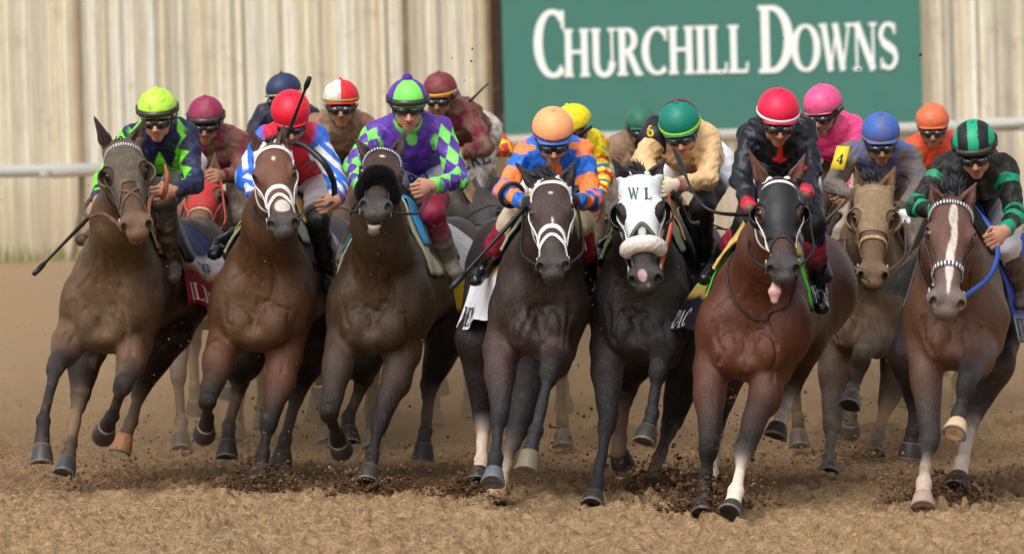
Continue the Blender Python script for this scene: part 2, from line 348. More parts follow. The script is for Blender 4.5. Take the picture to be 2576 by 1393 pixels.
# ------------------------------------------------------------------ lettering (serif strokes)
def _arc(cx, cy, rx, ry, a0, a1, n=18, wt=.17, wn=.06):
    a = np.radians(np.linspace(a0, a1, n)); p = np.stack([cx + rx * np.cos(a), cy + ry * np.sin(a)], 1); return p, wn + (wt - wn) * np.abs(np.cos(a)) ** 1.5
def _st(x0, y0, x1, y1, w_): n = 6; return np.stack([np.linspace(x0, x1, n), np.linspace(y0, y1, n)], 1), np.full(n, w_)
def _sf(x, y, l=.3): return _st(x - l / 2, y, x + l / 2, y, .055)
def glyph(ch, T=.17, t=.065):
    e = .027; top, bot = 1 - e, e
    g = {
        'I': ([_st(.17, 0, .17, 1, T), _sf(.17, top, .34), _sf(.17, bot, .34)], .38),
        'H': ([_st(.17, 0, .17, 1, T), _st(.67, 0, .67, 1, T), _st(.17, .52, .67, .52, t), _sf(.17, top), _sf(.17, bot), _sf(.67, top), _sf(.67, bot)], .86),
        'L': ([_st(.17, 0, .17, 1, T), _sf(.17, top, .34), _st(0, bot, .56, bot, .06), _st(.57, .0, .6, .22, .06)], .66),
        'U': ([_st(.17, 1, .17, .3, T), _arc(.42, .3, .25, .28, 180, 360, 16, T, .09), _st(.67, .3, .67, 1, t), _sf(.17, top), _sf(.67, top, .26)], .82),
        'R': ([_st(.17, 0, .17, 1, T), _sf(.17, top, .3), _sf(.17, bot, .32), _arc(.28, .745, .27, .225, 90, -90, 14, T, .06), _st(.17, .97, .3, .97, .06), _st(.17, .52, .3, .52, .06), _st(.36, .52, .66, .03, .15), _st(.56, bot, .8, bot, .055)], .8),
        'P': ([_st(.17, 0, .17, 1, T), _sf(.17, top, .3), _sf(.17, bot, .34), _arc(.28, .73, .28, .24, 90, -90, 14, T, .06), _st(.17, .97, .3, .97, .06), _st(.17, .49, .3, .49, .06)], .66),
        'C': ([_arc(.47, .5, .38, .47, 52, 310, 26, T * 1.1, .06), _st(.73, .99, .73, .72, .07), _st(.64, .90, .74, .84, .08)], .8),
        'G': ([_arc(.47, .5, .38, .47, 52, 300, 26, T * 1.1, .06), _st(.73, .99, .73, .72, .07), _st(.7, .04, .7, .42, .13), _st(.55, .42, .84, .42, .05)], .9),
        'D': ([_st(.17, 0, .17, 1, T), _sf(.14, top, .28), _sf(.14, bot, .28), _arc(.3, .5, .44, .47, 90, -90, 20, T * 1.1, .06), _st(.17, .97, .32, .97, .06), _st(.17, .03, .32, .03, .06)], .86),
        'O': ([_arc(.45, .5, .37, .47, 0, 360, 32, T * 1.1, .06)], .92),
        'W': ([_st(.12, 1, .34, 0, .15), _st(.34, 0, .55, .95, .06), _st(.5, 1, .74, 0, .15), _st(.74, 0, .95, 1, .06), _sf(.1, top, .26), _sf(.5, top, .2), _sf(.95, top, .24)], 1.06),
        'V': ([_st(.12, 1, .38, 0, .15), _st(.38, 0, .62, 1, .06), _sf(.1, top, .26), _sf(.62, top, .24)], .74),
        'N': ([_st(.14, 0, .14, 1, t), _st(.14, 1, .68, 0, .16), _st(.68, 0, .68, 1, t), _sf(.1, top, .24), _sf(.14, bot, .26), _sf(.68, top, .26)], .84),
        'M': ([_st(.14, 0, .14, 1, t), _st(.14, 1, .46, .05, .14), _st(.46, .05, .78, 1, t), _st(.8, 0, .8, 1, T), _sf(.14, bot, .26), _sf(.8, bot, .3), _sf(.1, top, .2), _sf(.84, top, .22)], .96),
        'S': ([_arc(.34, .73, .24, .24, 40, 200, 14, .12, .07), (np.array([[.12, .66], [.2, .56], [.36, .48], [.52, .4], [.58, .28]]), np.array([.12, .15, .17, .15, .12])), _arc(.34, .27, .24, .24, 10, -140, 14, .12, .07), _st(.54, .98, .54, .75, .06), _st(.12, .02, .12, .25, .06)], .68),
        'T': ([_st(.36, 0, .36, 1, T), _st(.02, top, .7, top, .06), _sf(.36, bot, .32), _st(.03, 1, .03, .78, .06), _st(.69, 1, .69, .78, .06)], .74),
        'A': ([_st(.08, 0, .38, 1, .06), _st(.38, 1, .68, 0, .16), _st(.2, .34, .58, .34, .05), _sf(.08, bot, .24), _sf(.68, bot, .3)], .8),
        'E': ([_st(.17, 0, .17, 1, T), _st(0, top, .58, top, .06), _st(0, bot, .6, bot, .06), _st(.17, .52, .46, .52, .055), _st(.57, 1, .57, .8, .06), _st(.6, 0, .6, .22, .06), _st(.46, .62, .46, .42, .05)], .68),
        'F': ([_st(.17, 0, .17, 1, T), _st(0, top, .58, top, .06), _sf(.17, bot, .34), _st(.17, .52, .46, .52, .055), _st(.57, 1, .57, .8, .06)], .64),
        'K': ([_st(.17, 0, .17, 1, T), _sf(.17, top), _sf(.17, bot), _st(.2, .42, .62, .98, .06), _st(.32, .6, .68, .02, .15), _sf(.68, bot, .26), _sf(.62, top, .24)], .8),
        'J': ([_st(.4, 1, .4, .25, T), _arc(.22, .25, .18, .23, 0, -150, 12, T, .07), _sf(.4, top, .32)], .56),
        'Y': ([_st(.08, 1, .36, .48, .15), _st(.64, 1, .36, .48, .06), _st(.36, 0, .36, .5, T), _sf(.36, bot, .32), _sf(.08, top, .26), _sf(.64, top, .22)], .74),
        '6': ([_arc(.32, .3, .24, .27, 0, 360, 26, .17, .09), (np.array([[.1, .3], [.1, .6], [.22, .88], [.46, .96]]), np.array([.16, .15, .13, .1]))], .66),
        '4': ([_st(.44, 0, .44, 1, .17), _st(.02, .3, .62, .3, .11), _st(.06, .3, .44, .97, .09)], .68),
    }
    return g[ch]
def text_mesh(txt, mapf, size=1., caps=None, small=.72, sx=1., gap=0., bold=1., sans=False):
    """mapf(x, y, lift)->3D (arrays); returns V, F"""
    V = []; F = []; x = 0.; k = 0
    for ch in txt:
        if ch == ' ': x += .35 * size * sx; continue
        s_ = size; gly, adv = glyph(ch)
        if ch.islower(): pass
        for pts, wd in gly:
            if sans and (len(pts) == 6 and wd[0] == .055): continue
            pts = pts.copy(); wd_ = np.full(len(wd), .15) if sans else wd * bold
            T = np.gradient(pts, axis=0); T /= np.linalg.norm(T, axis=1, keepdims=True) + 1e-9; Nn = np.stack([-T[:, 1], T[:, 0]], 1)
            a = pts + Nn * wd_[:, None] / 2; b = pts - Nn * wd_[:, None] / 2
            base = len(V); n = len(pts); k += 1
            for q in (a, b):
                V += list(mapf(x + q[:, 0] * size * sx, q[:, 1] * size, (k % 9) * .0005))
            F += [(base + i, base + i + 1, base + n + i + 1, base + n + i) for i in range(n - 1)]
        x += (adv + gap) * size * sx
    return V, F, x
# ------------------------------------------------------------------ horse
BLK = lin(14, 13, 14, .7); WHT = lin(214, 204, 192, .6); GREYM = lin(52, 48, 50, .5); STRAPB = lin(26, 23, 22, .45); STRAPW = lin(232, 230, 226, .5)
BRN = lin(84, 56, 40, .55)
def a4(c, r=.45): return tuple(c[:3]) + (r,)
class Head:
    def __init__(s, poll, muz, yaw=0, L=.62, hs=1., roll=0):
        s.o = poll; s.T = nrm(muz - poll); s.s = np.linalg.norm(muz - poll) / .62 * hs
        lat = CR * math.cos(roll) + CU * math.sin(roll); X = nrm(lat - s.T * (lat @ s.T)); N = np.cross(s.T, X)
        if N[1] > 0: N = -N
        X2 = X * math.cos(yaw) + N * math.sin(yaw); N2 = -X * math.sin(yaw) + N * math.cos(yaw)
        s.X, s.N = X2, N2; s.fr = np.array([s.X, s.T, s.N])
    def __call__(s, x, t, n): return s.o + (s.X * x * 1.1 + s.T * t + s.N * n) * s.s
    def loc(s, V): return ((np.asarray(V) - s.o) @ s.fr.T) / s.s / np.array([1.1, 1, 1])
def head_prims(h, c, cm, ears, earcol=None, nocol=None):
    q = h.s; cd = cm
    e = lambda x, t, n, r, k=.03, col=c, op='u', fr=None: ell(h(x, t, n), np.array(r) * q * np.array((1.08, 1, 1)), h.fr if fr is None else fr, k * q, col=None if op == 's' else col, op=op)
    L = [cone(h(0, .03, -.085), h(0, .22, -.085), .07 * q, .078 * q, .03, h.X, 1.22, col=c),
         cone(h(0, .2, -.07), h(0, .50, -.052), .068 * q, .046 * q, .03, h.X, 1.13, col=c, cb=cd),
         cone(h(0, .06, -.035), h(0, .46, -.026), .048 * q, .030 * q, .03, h.X, 1.5, col=c, cb=a4(c)),
         e(0, .13, -.035, (.08, .1, .045))]
    for sx in (-1, 1):
        L += [e(sx * .078, .185, -.05, (.036, .05, .038), .025), cone(h(sx * .066, .15, -.02), h(sx * .094, .185, -.036), .012 * q, .012 * q, .015, col=c),
              e(sx * .052, .2, -.17, (.04, .11, .088), .04), cone(h(sx * .066, .24, -.085), h(sx * .052, .4, -.075), .012 * q, .008 * q, .012, col=c),
              e(sx * .05, .06, -.07, (.035, .06, .04), .03),
              cone(h(sx * .036, .3, -.16), h(sx * .022, .53, -.12), .03 * q, .024 * q, .03, col=c, cb=cd),
              e(sx * .046, .545, -.035, (.034, .046, .038), .02, cd),
              e(sx * .062, .568, -.03, (.020, .032, .028), .012, cd)]
    L += [e(0, .53, -.065, (.062, .072, .058), .03, cd), e(0, .602, -.07, (.054, .03, .038), .025, cd), e(0, .58, -.122, (.042, .038, .030), .02, cd)]
    # ears: leaf-shaped, hollow on the front
    for sx, tip in zip((-1, 1), ears):
        b = h(sx * .052, .015, -.07); tip = np.asarray(tip); ax = nrm(tip - b); le = np.linalg.norm(tip - b)
        m = b + (tip - b) * .5; fwd = nrm(h.N * .9 + v3(0, -.6, 0)); fwd = nrm(fwd - ax * (fwd @ ax)); sd_ = np.cross(ax, fwd)
        ec = c if earcol is None else earcol
        L += [cone(b - ax * .01, b + ax * le * .35, .03 * q, .034 * q, .03, col=c, cb=ec, side=fwd, ks=.75), cone(b + ax * le * .35, tip, .036 * q, .005, .02, col=ec, side=fwd, ks=.6)]
        L += [cone(b + ax * le * .22 + fwd * .022, b + ax * le * .88 + fwd * .012, .021 * q, .004, .01, op='s', side=fwd, ks=.9)]
    for sx in (-1, 1):
        L += [e(sx * .060, .582, -.020, (.016, .026, .024), .008, op='s', fr=h.fr), e(sx * .097, .2, -.046, (.02, .03, .022), .012, op='s')]
    L += [e(0, .61, -.1, (.06, .04, .005), .008, op='s')]
    return L
def make_horse(S):
    """S: dict of pixel joints; returns context used by the tack"""
    Y0 = S['Y']; c = S['coat']; cm = S.get('muzzle', GREYM); pt = S.get('points', BLK); G = lambda u, v, d: P(u, v, Y0 + d)
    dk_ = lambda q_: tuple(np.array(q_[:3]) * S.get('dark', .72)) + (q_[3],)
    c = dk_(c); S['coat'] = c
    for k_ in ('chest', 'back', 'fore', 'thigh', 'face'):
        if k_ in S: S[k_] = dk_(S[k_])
    H = {}; fine = S.get('fine', True)
    poll = G(*S['poll'], S.get('pd', -.38)); m0 = G(*S['muz'], S.get('pd', -.38)); L = S.get('L', .62)
    pr = np.linalg.norm(m0 - poll); dy = math.sqrt(max(L * L - pr * pr, .01)); muz = P(*S['muz'], Y0 + S.get('pd', -.38) - dy)
    h = Head(poll, muz, S.get('yaw', 0), roll=S.get('roll', 0)); ears = [P(u, v, Y0 + S.get('pd', -.38) + .02) for u, v in S['ears']]
    ct = G(S['cu'], S['vb'], .25); zs = ct[2]; wd = S.get('w', .29); cr = G(S['hu'], S['vb'], 1.5)
    ax = cr - ct; ax[2] = 0; ax = nrm(ax); lx = v3(ax[1], -ax[0], 0); up = v3(0, 0, 1); O = ct - ax * .25; O[2] = 0
    lean = S.get('lean', .03); B = lambda x, y, z: O + lx * (x + lean * z / .7) + ax * y + up * (zs + z)
    fr = np.array([lx, ax, up])
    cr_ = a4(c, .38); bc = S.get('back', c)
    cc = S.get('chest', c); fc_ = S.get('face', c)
    nm = B(0, .08, .52) * .5 + h(0, .12, -.2) * .5
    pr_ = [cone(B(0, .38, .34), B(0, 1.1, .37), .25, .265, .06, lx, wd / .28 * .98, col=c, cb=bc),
           ell(B(0, .22, .34), (wd * .88, .26, .30), fr, .06, col=cc),
           ell(B(0, .12, .10), (.14, .2, .10), fr, .06, col=cc),
           cone(B(0, .26, .42), nm, .235, .165, .09, lx, .84, col=cc, cb=cc),
           cone(nm, h(0, .13, -.15), .16, .112, .07, lx, .84, col=cc, cb=c),
           cone(B(0, .45, .66), h(0, .02, -.09), .12, .075, .08, lx, .7, col=c),
           cone(B(0, .38, .75), B(0, .82, .74), .085, .085, .10, col=bc), cone(B(0, .8, .50), B(0, 1.35, .50), .21, .21, .08, col=bc),
           cone(B(0, 1.72, .62), B(0, 1.84, .46), .05, .04, .04, col=bc)]
    pr_ += [cone(B(sx * .055, .03, .40), h(sx * .034, .2, -.19), .036, .03, .03, col=cc) for sx in (-1, 1)]   # windpipe muscles
    for sx in (-1, 1):
        pr_ += [cone(B(sx * wd * .62, .2, .22), B(sx * wd * .34, .36, .64), .37 * wd, .065, .07, ax, 1.7, col=cc, cb=c), ell(B(sx * wd * .66, .12, .28), (wd * .36, .15, .17), fr, .05, col=cc),
                ell(B(sx * wd * .34, .03, .16), (wd * .36, .12, .13), fr, .028, col=cc), ell(B(sx * wd * .48, .04, .32), (wd * .24, .09, .14), fr, .06, col=cc),
                ell(B(sx * .14, 1.48, .44), (.18, .36, .27), fr, .07, col=bc)]
    legs = {}
    def J(l): return [G(*q) for q in l]
    sock = S.get('sock', {})
    for key in ('FL', 'FR', 'HL', 'HR'):
        if key not in S: continue
        j = J(S[key]); legs[key] = j; sx = -1 if key[1] == 'L' else 1
        lowc = sock.get(key)
        if key[0] == 'F':
            E, K, Ft, Co = j[:4]; sh = B(sx * wd * .6, .16, .26); mid = E + (K - E) * .3; c1 = S.get('fore', c)
            pr_ += [cone(sh, E, .12, .088, .05, col=c, cb=c1), cone(E, K, .086, .046, .05, col=c1, cb=S.get('knee', pt), bu=.004), ell(mid + v3(sx * .012, -.01, 0), (.072, .08, .12), None, .04, col=c1)]
            pr_ += [cone(K - nrm(Ft - K) * .03, K + nrm(Ft - K) * .028, .046, .043, .016, v3(1, 0, 0), 1.08, col=pt), ell(K + v3(0, -.022, 0), (.036, .028, .045), None, .012, col=pt), ell(K + v3(0, .035, .01), (.02, .02, .03), None, .012, col=pt)]
            a, b = K, Ft; r1, r2 = .031, .0265
        else:
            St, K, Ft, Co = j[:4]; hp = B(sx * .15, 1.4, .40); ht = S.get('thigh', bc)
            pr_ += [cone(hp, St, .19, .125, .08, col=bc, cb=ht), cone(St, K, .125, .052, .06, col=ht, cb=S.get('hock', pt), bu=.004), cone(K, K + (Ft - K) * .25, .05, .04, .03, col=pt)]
            back = nrm(K - (St + Ft) / 2); pr_ += [ell(K + back * .015, (.034, .042, .05), None, .02, col=pt)]
            a, b = K, Ft; r1, r2 = .035, .030
        lc = S.get('shank', {}).get(key, pt); l2 = lc
        if lowc: 
            f = lowc[1]; mdp = a + (b - a) * f; pr_ += [cone(a, mdp, r1, (r1 + r2) / 2, .02, col=lc), cone(mdp, b, (r1 + r2) / 2, r2, .02, col=lowc[0])]; l2 = lowc[0]
        else: pr_ += [cone(a, b, r1, r2, .02, col=lc)]
        pr_ += [cone(a + (b - a) * .2 + v3(0, .022, 0), b + v3(0, .024, 0), .014, .018, .02, col=l2)]      # tendon
        fc = l2 if lowc else S.get('pastern', {}).get(key, pt)
        pr_ += [ell(Ft + v3(0, .008, 0), (.040, .046, .042), None, .014, col=fc), cone(Ft, Co, .031, .044, .016, col=fc)]
    pr_ += head_prims(h, fc_, cm, ears, S.get('ear'))
    hh = .0065 if fine else .011; lo = np.min([bbox(p)[0] for p in pr_ if p['op'] == 'u'], 0) - .02; hi = np.max([bbox(p)[1] for p in pr_ if p['op'] == 'u'], 0) + .02
    yc = max(h(0, 0, -.2)[1], h(0, 0, 0)[1]) + .02
    ys = np.concatenate([np.arange(lo[1], yc, hh), np.arange(yc, hi[1] + .02, .014 if fine else .02)])
    F = Field(np.arange(lo[0], hi[0], hh), ys, np.arange(lo[2], hi[2], hh)); F.add(*pr_)
    F.warp(.0022, .16, int(S['cu']))
    # creases between the muscles, cut where the surface really is
    for line, r_ in (([(0, .31), (.0, .2), (0, .07)], .009), ([(.03, .235), (.18, .275), (.36, .255), (.50, .17), (.52, .09)], .0085), ([(.22, .52), (.42, .44), (.62, .34), (.74, .2)], .008), ([(.16, .58), (.15, .44), (.07, .30)], .007), ([(.60, .29), (.76, .18), (.80, .08)], .007)):
        for sx in ((1, -1) if line[0][0] or line[1][0] else (1,)):
            pp = smooth_path([B(sx * wd * x, -.16, z) for x, z in line], 5); q, _ = F.proj(pp, .0035, 14)
            for a_, b_ in zip(q[:-1], q[1:]): F.add(cone(a_, b_, r_ * .1, r_ * .1, .024, op='s'))
    F.h = h
    root = thing(S['name'], S['label'], 'racehorse', (O[0], Y0 + .6, 0), S.get('group')); root['_o'] = (float(O[0]), float(Y0 + .6), 0.)
    # paints
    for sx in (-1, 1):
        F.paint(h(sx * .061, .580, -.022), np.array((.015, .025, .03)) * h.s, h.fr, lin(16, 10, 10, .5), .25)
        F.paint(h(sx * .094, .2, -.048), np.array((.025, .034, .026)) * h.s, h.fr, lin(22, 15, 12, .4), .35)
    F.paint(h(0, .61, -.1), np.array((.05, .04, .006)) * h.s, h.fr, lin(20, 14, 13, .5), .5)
    for q in S.get('marks', []): F.paint(h(*q[0]), np.array(q[1]) * h.s, h.fr, q[2], q[3] if len(q) > 3 else .12)
    F.build('body', M[S.get('mat', 'coat')], root, .02)
    # eyes
    if fine or True:
        for sx in (-1, 1):
            V, Fa = uv_sphere(h(sx * .084, .198, -.045), .0245 * h.s, 10, 8); mesh_obj('eye', V, Fa, M['eye'], root)
    # hooves
    for key, j in legs.items():
        Co, To = j[3], j[4] if len(j) > 4 else j[3] + nrm(j[3] - j[2]) * .09
        hoof(root, Co, To, S.get('hoofcol', {}).get(key, lin(58, 53, 50, .5)))
    return dict(root=root, F=F, h=h, B=B, G=G, Y0=Y0, wd=wd, lx=lx, ax=ax, up=up, zs=zs, S=S, fr=fr)
def uv_sphere(c, r, n=10, m=8, sc=(1, 1, 1)):
    V = [v3(0, 0, 1)]; F = []
    for i in range(1, m):
        for j in range(n): a = math.pi * i / m; b = 2 * math.pi * j / n; V.append(v3(math.sin(a) * math.cos(b), math.sin(a) * math.sin(b), math.cos(a)))
    V.append(v3(0, 0, -1)); last = len(V) - 1
    for j in range(n): F.append((0, 1 + j, 1 + (j + 1) % n)); F.append((last, 1 + (m - 2) * n + (j + 1) % n, 1 + (m - 2) * n + j))
    for i in range(m - 2):
        for j in range(n): F.append((1 + i * n + j, 1 + (i + 1) * n + j, 1 + (i + 1) * n + (j + 1) % n, 1 + i * n + (j + 1) % n))
    return np.array([np.asarray(c) + v * r * np.array(sc) for v in V]), F
def hoof(root, Co, To, col):
    """To: middle of the sole's front; axis Co->To"""
    a = nrm(To - Co); le = max(.075, min(.11, np.linalg.norm(To - Co))); fwd = nrm(v3(0, -1, 0) - a * (v3(0, -1, 0) @ a)) if abs(a[1]) < .95 else v3(0, 0, 1)
    sd_ = np.cross(a, fwd); n = 20; mb = MB(); V = []; F = []; prof = [(-.01, .040), (.0, .048), (.12, .050), (.95, .063), (1., .062), (1., .045), (.9, .01)]; cs = []
    for t, r in prof:
        for j in range(n):
            th = 2 * math.pi * j / n; f = math.cos(th)
            back = .8 if f < 0 else 1.12
            V.append(Co + a * (t * le * (1. if f > 0 else .8)) + (fwd * f * back + sd_ * math.sin(th)) * r + fwd * t * .012)
            cc = np.array(col); cs.append(tuple(cc if t > .05 else (np.array(col) * .5 + np.array(lin(150, 120, 90, .6)) * .5)))
    m = len(prof)
    F = [(i * n + j, i * n + (j + 1) % n, (i + 1) * n + (j + 1) % n, (i + 1) * n + j) for i in range(m - 1) for j in range(n)]
    F.append(tuple((m - 1) * n + j for j in range(n)))
    ho = mesh_obj('hoof', V, F, M['hoof'], root, cs)
    ring = [Co + a * (le * (1. if math.cos(t) > 0 else .8) + .003) + (fwd * math.cos(t) * (.8 if math.cos(t) < 0 else 1.12) + sd_ * math.sin(t)) * .058 + fwd * .012 for t in np.linspace(-2.4, 2.4, 22)]
    MB().tube(ring, .0065, 6, lin(110, 108, 108, .4)).build('horseshoe', M['tack'], ho)
    return ho
# ---------------------------------------------------- hair
def strands(name, root, roots, dirs, L, col, n=60, wid=.008, droop=.3, seed=0, jit=.35):
    rs = np.random.RandomState(seed); mb = MB()
    for i in range(n):
        f = rs.rand(); a = np.array([np.interp(f, np.linspace(0, 1, len(roots)), [r[k] for r in roots]) for k in range(3)]); d = np.array([np.interp(f, np.linspace(0, 1, len(dirs)), [r[k] for r in dirs]) for k in range(3)])
        a = a + rs.normal(size=3) * .008; d = nrm(d + rs.normal(size=3) * jit); le = L * rs.uniform(.55, 1.1); pts = []; p = a.copy(); 
        for k in range(6):
            pts.append(p.copy()); p = p + d * le / 5; d = nrm(d + v3(0, 0, -droop) + rs.normal(size=3) * .15)
        c = np.array(list(col)[:3] + [.45]); c[:3] *= rs.uniform(.6, 1.5)
        V, F = tube_vf(pts, [wid, wid * .9, wid * .6, .0012], 5, len(mb.V)); mb.put(V, F, tuple(c))
    return mb.build(name, M['hair'], root)
# ---------------------------------------------------- tack on a head
def hstrap(mb, X, pts, wid, col, th=.005, off=.004, n=8, field=None):
    h = X['h']; p = smooth_path([h(*q) for q in pts], n); q, nn = (field or X['F']).proj(p, off); mb.rib(q, nn, wid, th, col)
def ring_v(mb, c, ax, r, w, col, n=18):
    a = nrm(np.cross(ax, v3(.3, .1, 1))); b = np.cross(nrm(ax), a); mb.tube([np.asarray(c) + r * (math.cos(t) * a + math.sin(t) * b) for t in np.linspace(0, 2 * math.pi, n)], w, 6, col)
def bridle(X, col, w=.022, nose='plain', nosecol=None, mat_='tack', brow=True, nt_=.40, nw=None, browcol=None, cheeks=2):
    h = X['h']; mb = MB(); nosecol = nosecol or col; nw = nw or w
    if brow:
        mbb = MB(); bc = browcol or col
        if browcol == 'chain':
            p = smooth_path([h(x, t, n) for x, t, n in [(-.085, .10, -.08), (-.06, .065, -.03), (0, .05, .0), (.06, .065, -.03), (.085, .10, -.08)]], 14); q, nn = X['F'].proj(p, .006)
            for i in range(len(q) - 1):
                mbb.rib(q[i:i + 2], nn[i:i + 2], .021, .008, lin(225, 220, 205, .35) if i % 2 else X.get('chain', lin(60, 70, 120, .4)))
        else: hstrap(mbb, X, [(-.085, .10, -.08), (-.06, .065, -.03), (0, .05, .0), (.06, .065, -.03), (.085, .10, -.08)], w, bc, .007)
        mbb.build('browband', M[mat_], X['root'])
    for sx in (-1, 1):
        hstrap(mb, X, [(sx * .03, -.02, -.02), (sx * .075, .03, -.06), (sx * .088, .10, -.09), (sx * .085, .2, -.12), (sx * .072, .3, -.11), (sx * .062, .4, -.09), (sx * .06, .47, -.09)], w, col)
        if cheeks > 1: hstrap(mb, X, [(sx * .085, .09, -.06), (sx * .1, .17, -.085), (sx * .09, .25, -.085), (sx * .072, .34, -.08), (sx * .064, nt_, -.08)], w * .8, col, off=.007)
        hstrap(mb, X, [(sx * .08, .08, -.1), (sx * .08, .2, -.24), (0, .25, -.27)], w * .7, col)
        ring_v(mb, h(sx * .074, .5, -.09), h.X, .03 * h.s, .0045, lin(170, 170, 170, .3))
    mb.tube([h(-.07, .5, -.09), h(0, .5, -.1), h(.07, .5, -.09)], .006, 6, lin(150, 150, 150, .3))
    mn = MB()
    if nose == 'plain' or nose == 'chain':
        pts = [(-.05, nt_ + .03, -.13), (-.068, nt_, -.08), (-.045, nt_ - .015, -.02), (0, nt_ - .02, .0), (.045, nt_ - .015, -.02), (.068, nt_, -.08), (.05, nt_ + .03, -.13)]
        if nose == 'chain':
            q, nn = X['F'].proj(smooth_path([h(*k) for k in pts], 8), .006)
            for i in range(len(q) - 1): mn.rib(q[i:i + 2], nn[i:i + 2], nw, .008, lin(225, 220, 205, .35) if i % 2 else X.get('chain', lin(60, 70, 120, .4)))
        else: hstrap(mn, X, pts, nw, nosecol, .008)
    if nose == 'eight':
        for sx in (-1, 1):
            hstrap(mn, X, [(sx * .075, .28, -.1), (sx * .05, .33, -.02), (0, .375, .0), (-sx * .045, .43, -.02), (-sx * .055, .5, -.07), (-sx * .03, .53, -.14)], nw, nosecol, .007)
    if nose == 'arch':
        hstrap(mn, X, [(-.068, .45, -.08), (-.06, .38, -.03), (-.03, .345, -.0), (0, .338, .0), (.03, .345, -.0), (.06, .38, -.03), (.068, .45, -.08)], nw, nosecol, .009)
        hstrap(mn, X, [(-.06, .5, -.07), (-.03, .42, -.01), (0, .395, .0), (.03, .42, -.01), (.06, .5, -.07)], nw * .7, nosecol, .007, off=.006)
    if mn.V: mn.build('noseband', M[mat_], X['root'])
    return mb.build('bridle', M[mat_], X['root'])
def hood(X, col, region, holes=True, cups=None, cupcol=None, mat_='tack', off=.007, hole=(.05, .06), earhole=True):
    """a cloth mask: solid slice of the head grown by `off`, cut by region(x,t,n)->d (negative inside)"""
    h = X['h']; F = X['F']; q = h.s
    pts = np.array([h(x, t, n) for x in (-.14, .14) for t in (-.08, .62) for n in (-.26, .06)]); lo, hi = pts.min(0), pts.max(0)
    G_ = Field.box(lo, hi, .0048); gx = np.stack(np.meshgrid(*G_.g, indexing='ij'), -1).reshape(-1, 3)
    d = F.sample(gx) - off; l = h.loc(gx); x, t, n = l.T; r = region(x, t, n) * q
    d = np.maximum(d, r)
    if holes:
        for sx in (-1, 1):
            e_ = (np.sqrt(((x - sx * .083) / .045) ** 2 + ((t - .2) / hole[1]) ** 2 + ((n + .045) / hole[0]) ** 2) - 1) * .045 * q; d = np.maximum(d, -e_)
    if earhole:
        for sx in (-1, 1):
            e_ = (np.sqrt(((x - sx * .060) / .046) ** 2 + ((t + .045) / .085) ** 2 + ((n + .07) / .07) ** 2) - 1) * .04 * q; d = np.maximum(d, -e_)
    G_.F = d.reshape(G_.F.shape).astype(np.float32); V, Q = G_.extract()
    cl = np.tile(np.array(col), (len(V), 1)); ho = mesh_obj('hood', V, Q, M[mat_], X['root'], cl); X['hoodF'] = G_
    if cups:
        for sx in (-1, 1):
            cc = h(sx * .09, .2, -.06); r_ = cups; lo = cc - .12; hi = cc + .12; K = Field.box(lo, hi, .0045); gx = np.stack(np.meshgrid(*K.g, indexing='ij'), -1).reshape(-1, 3)
            l = h.loc(gx) - np.array([sx * .086, .205, -.06]); rr = np.sqrt((l[:, 0] / 1.) ** 2 + (l[:, 1] / 1.25) ** 2 + (l[:, 2] / 1.25) ** 2)
            sh = np.abs(rr - r_) - .0035; cut = .015 - l[:, 0] * sx + l[:, 2] * .35      # keep the outer side, open to the front
            dd = np.maximum(sh, cut); dd = np.maximum(dd, (l[:, 2] - .02)) * q
            K.F = dd.reshape(K.F.shape).astype(np.float32); V, Q = K.extract()
            mesh_obj('blinker', V, Q, M[mat_], ho, np.tile(np.array(cupcol or col), (len(V), 1)))
    return ho
def fleece_roll(X, col, t=.42, w=.1, r=.032, arch=.04, drop=.01, name='noseband_fleece'):
    h = X['h']; pts = smooth_path([h(x, t + dt, n) for x, dt, n in [(-w, drop, -.06), (-w * .9, drop * .5, -.02), (-w * .5, 0, arch * .8), (0, 0, arch), (w * .5, 0, arch * .8), (w * .9, drop * .5, -.02), (w, drop, -.06)]], 6)
    ps = [cone(pts[i], pts[i + 1], r, r, .02, col=col) for i in range(len(pts) - 1)]; F = field_for(ps, .006); F.add(*ps); F.warp(.0015, .03, 3); return F.build(name, M['fleece'], X['root'])
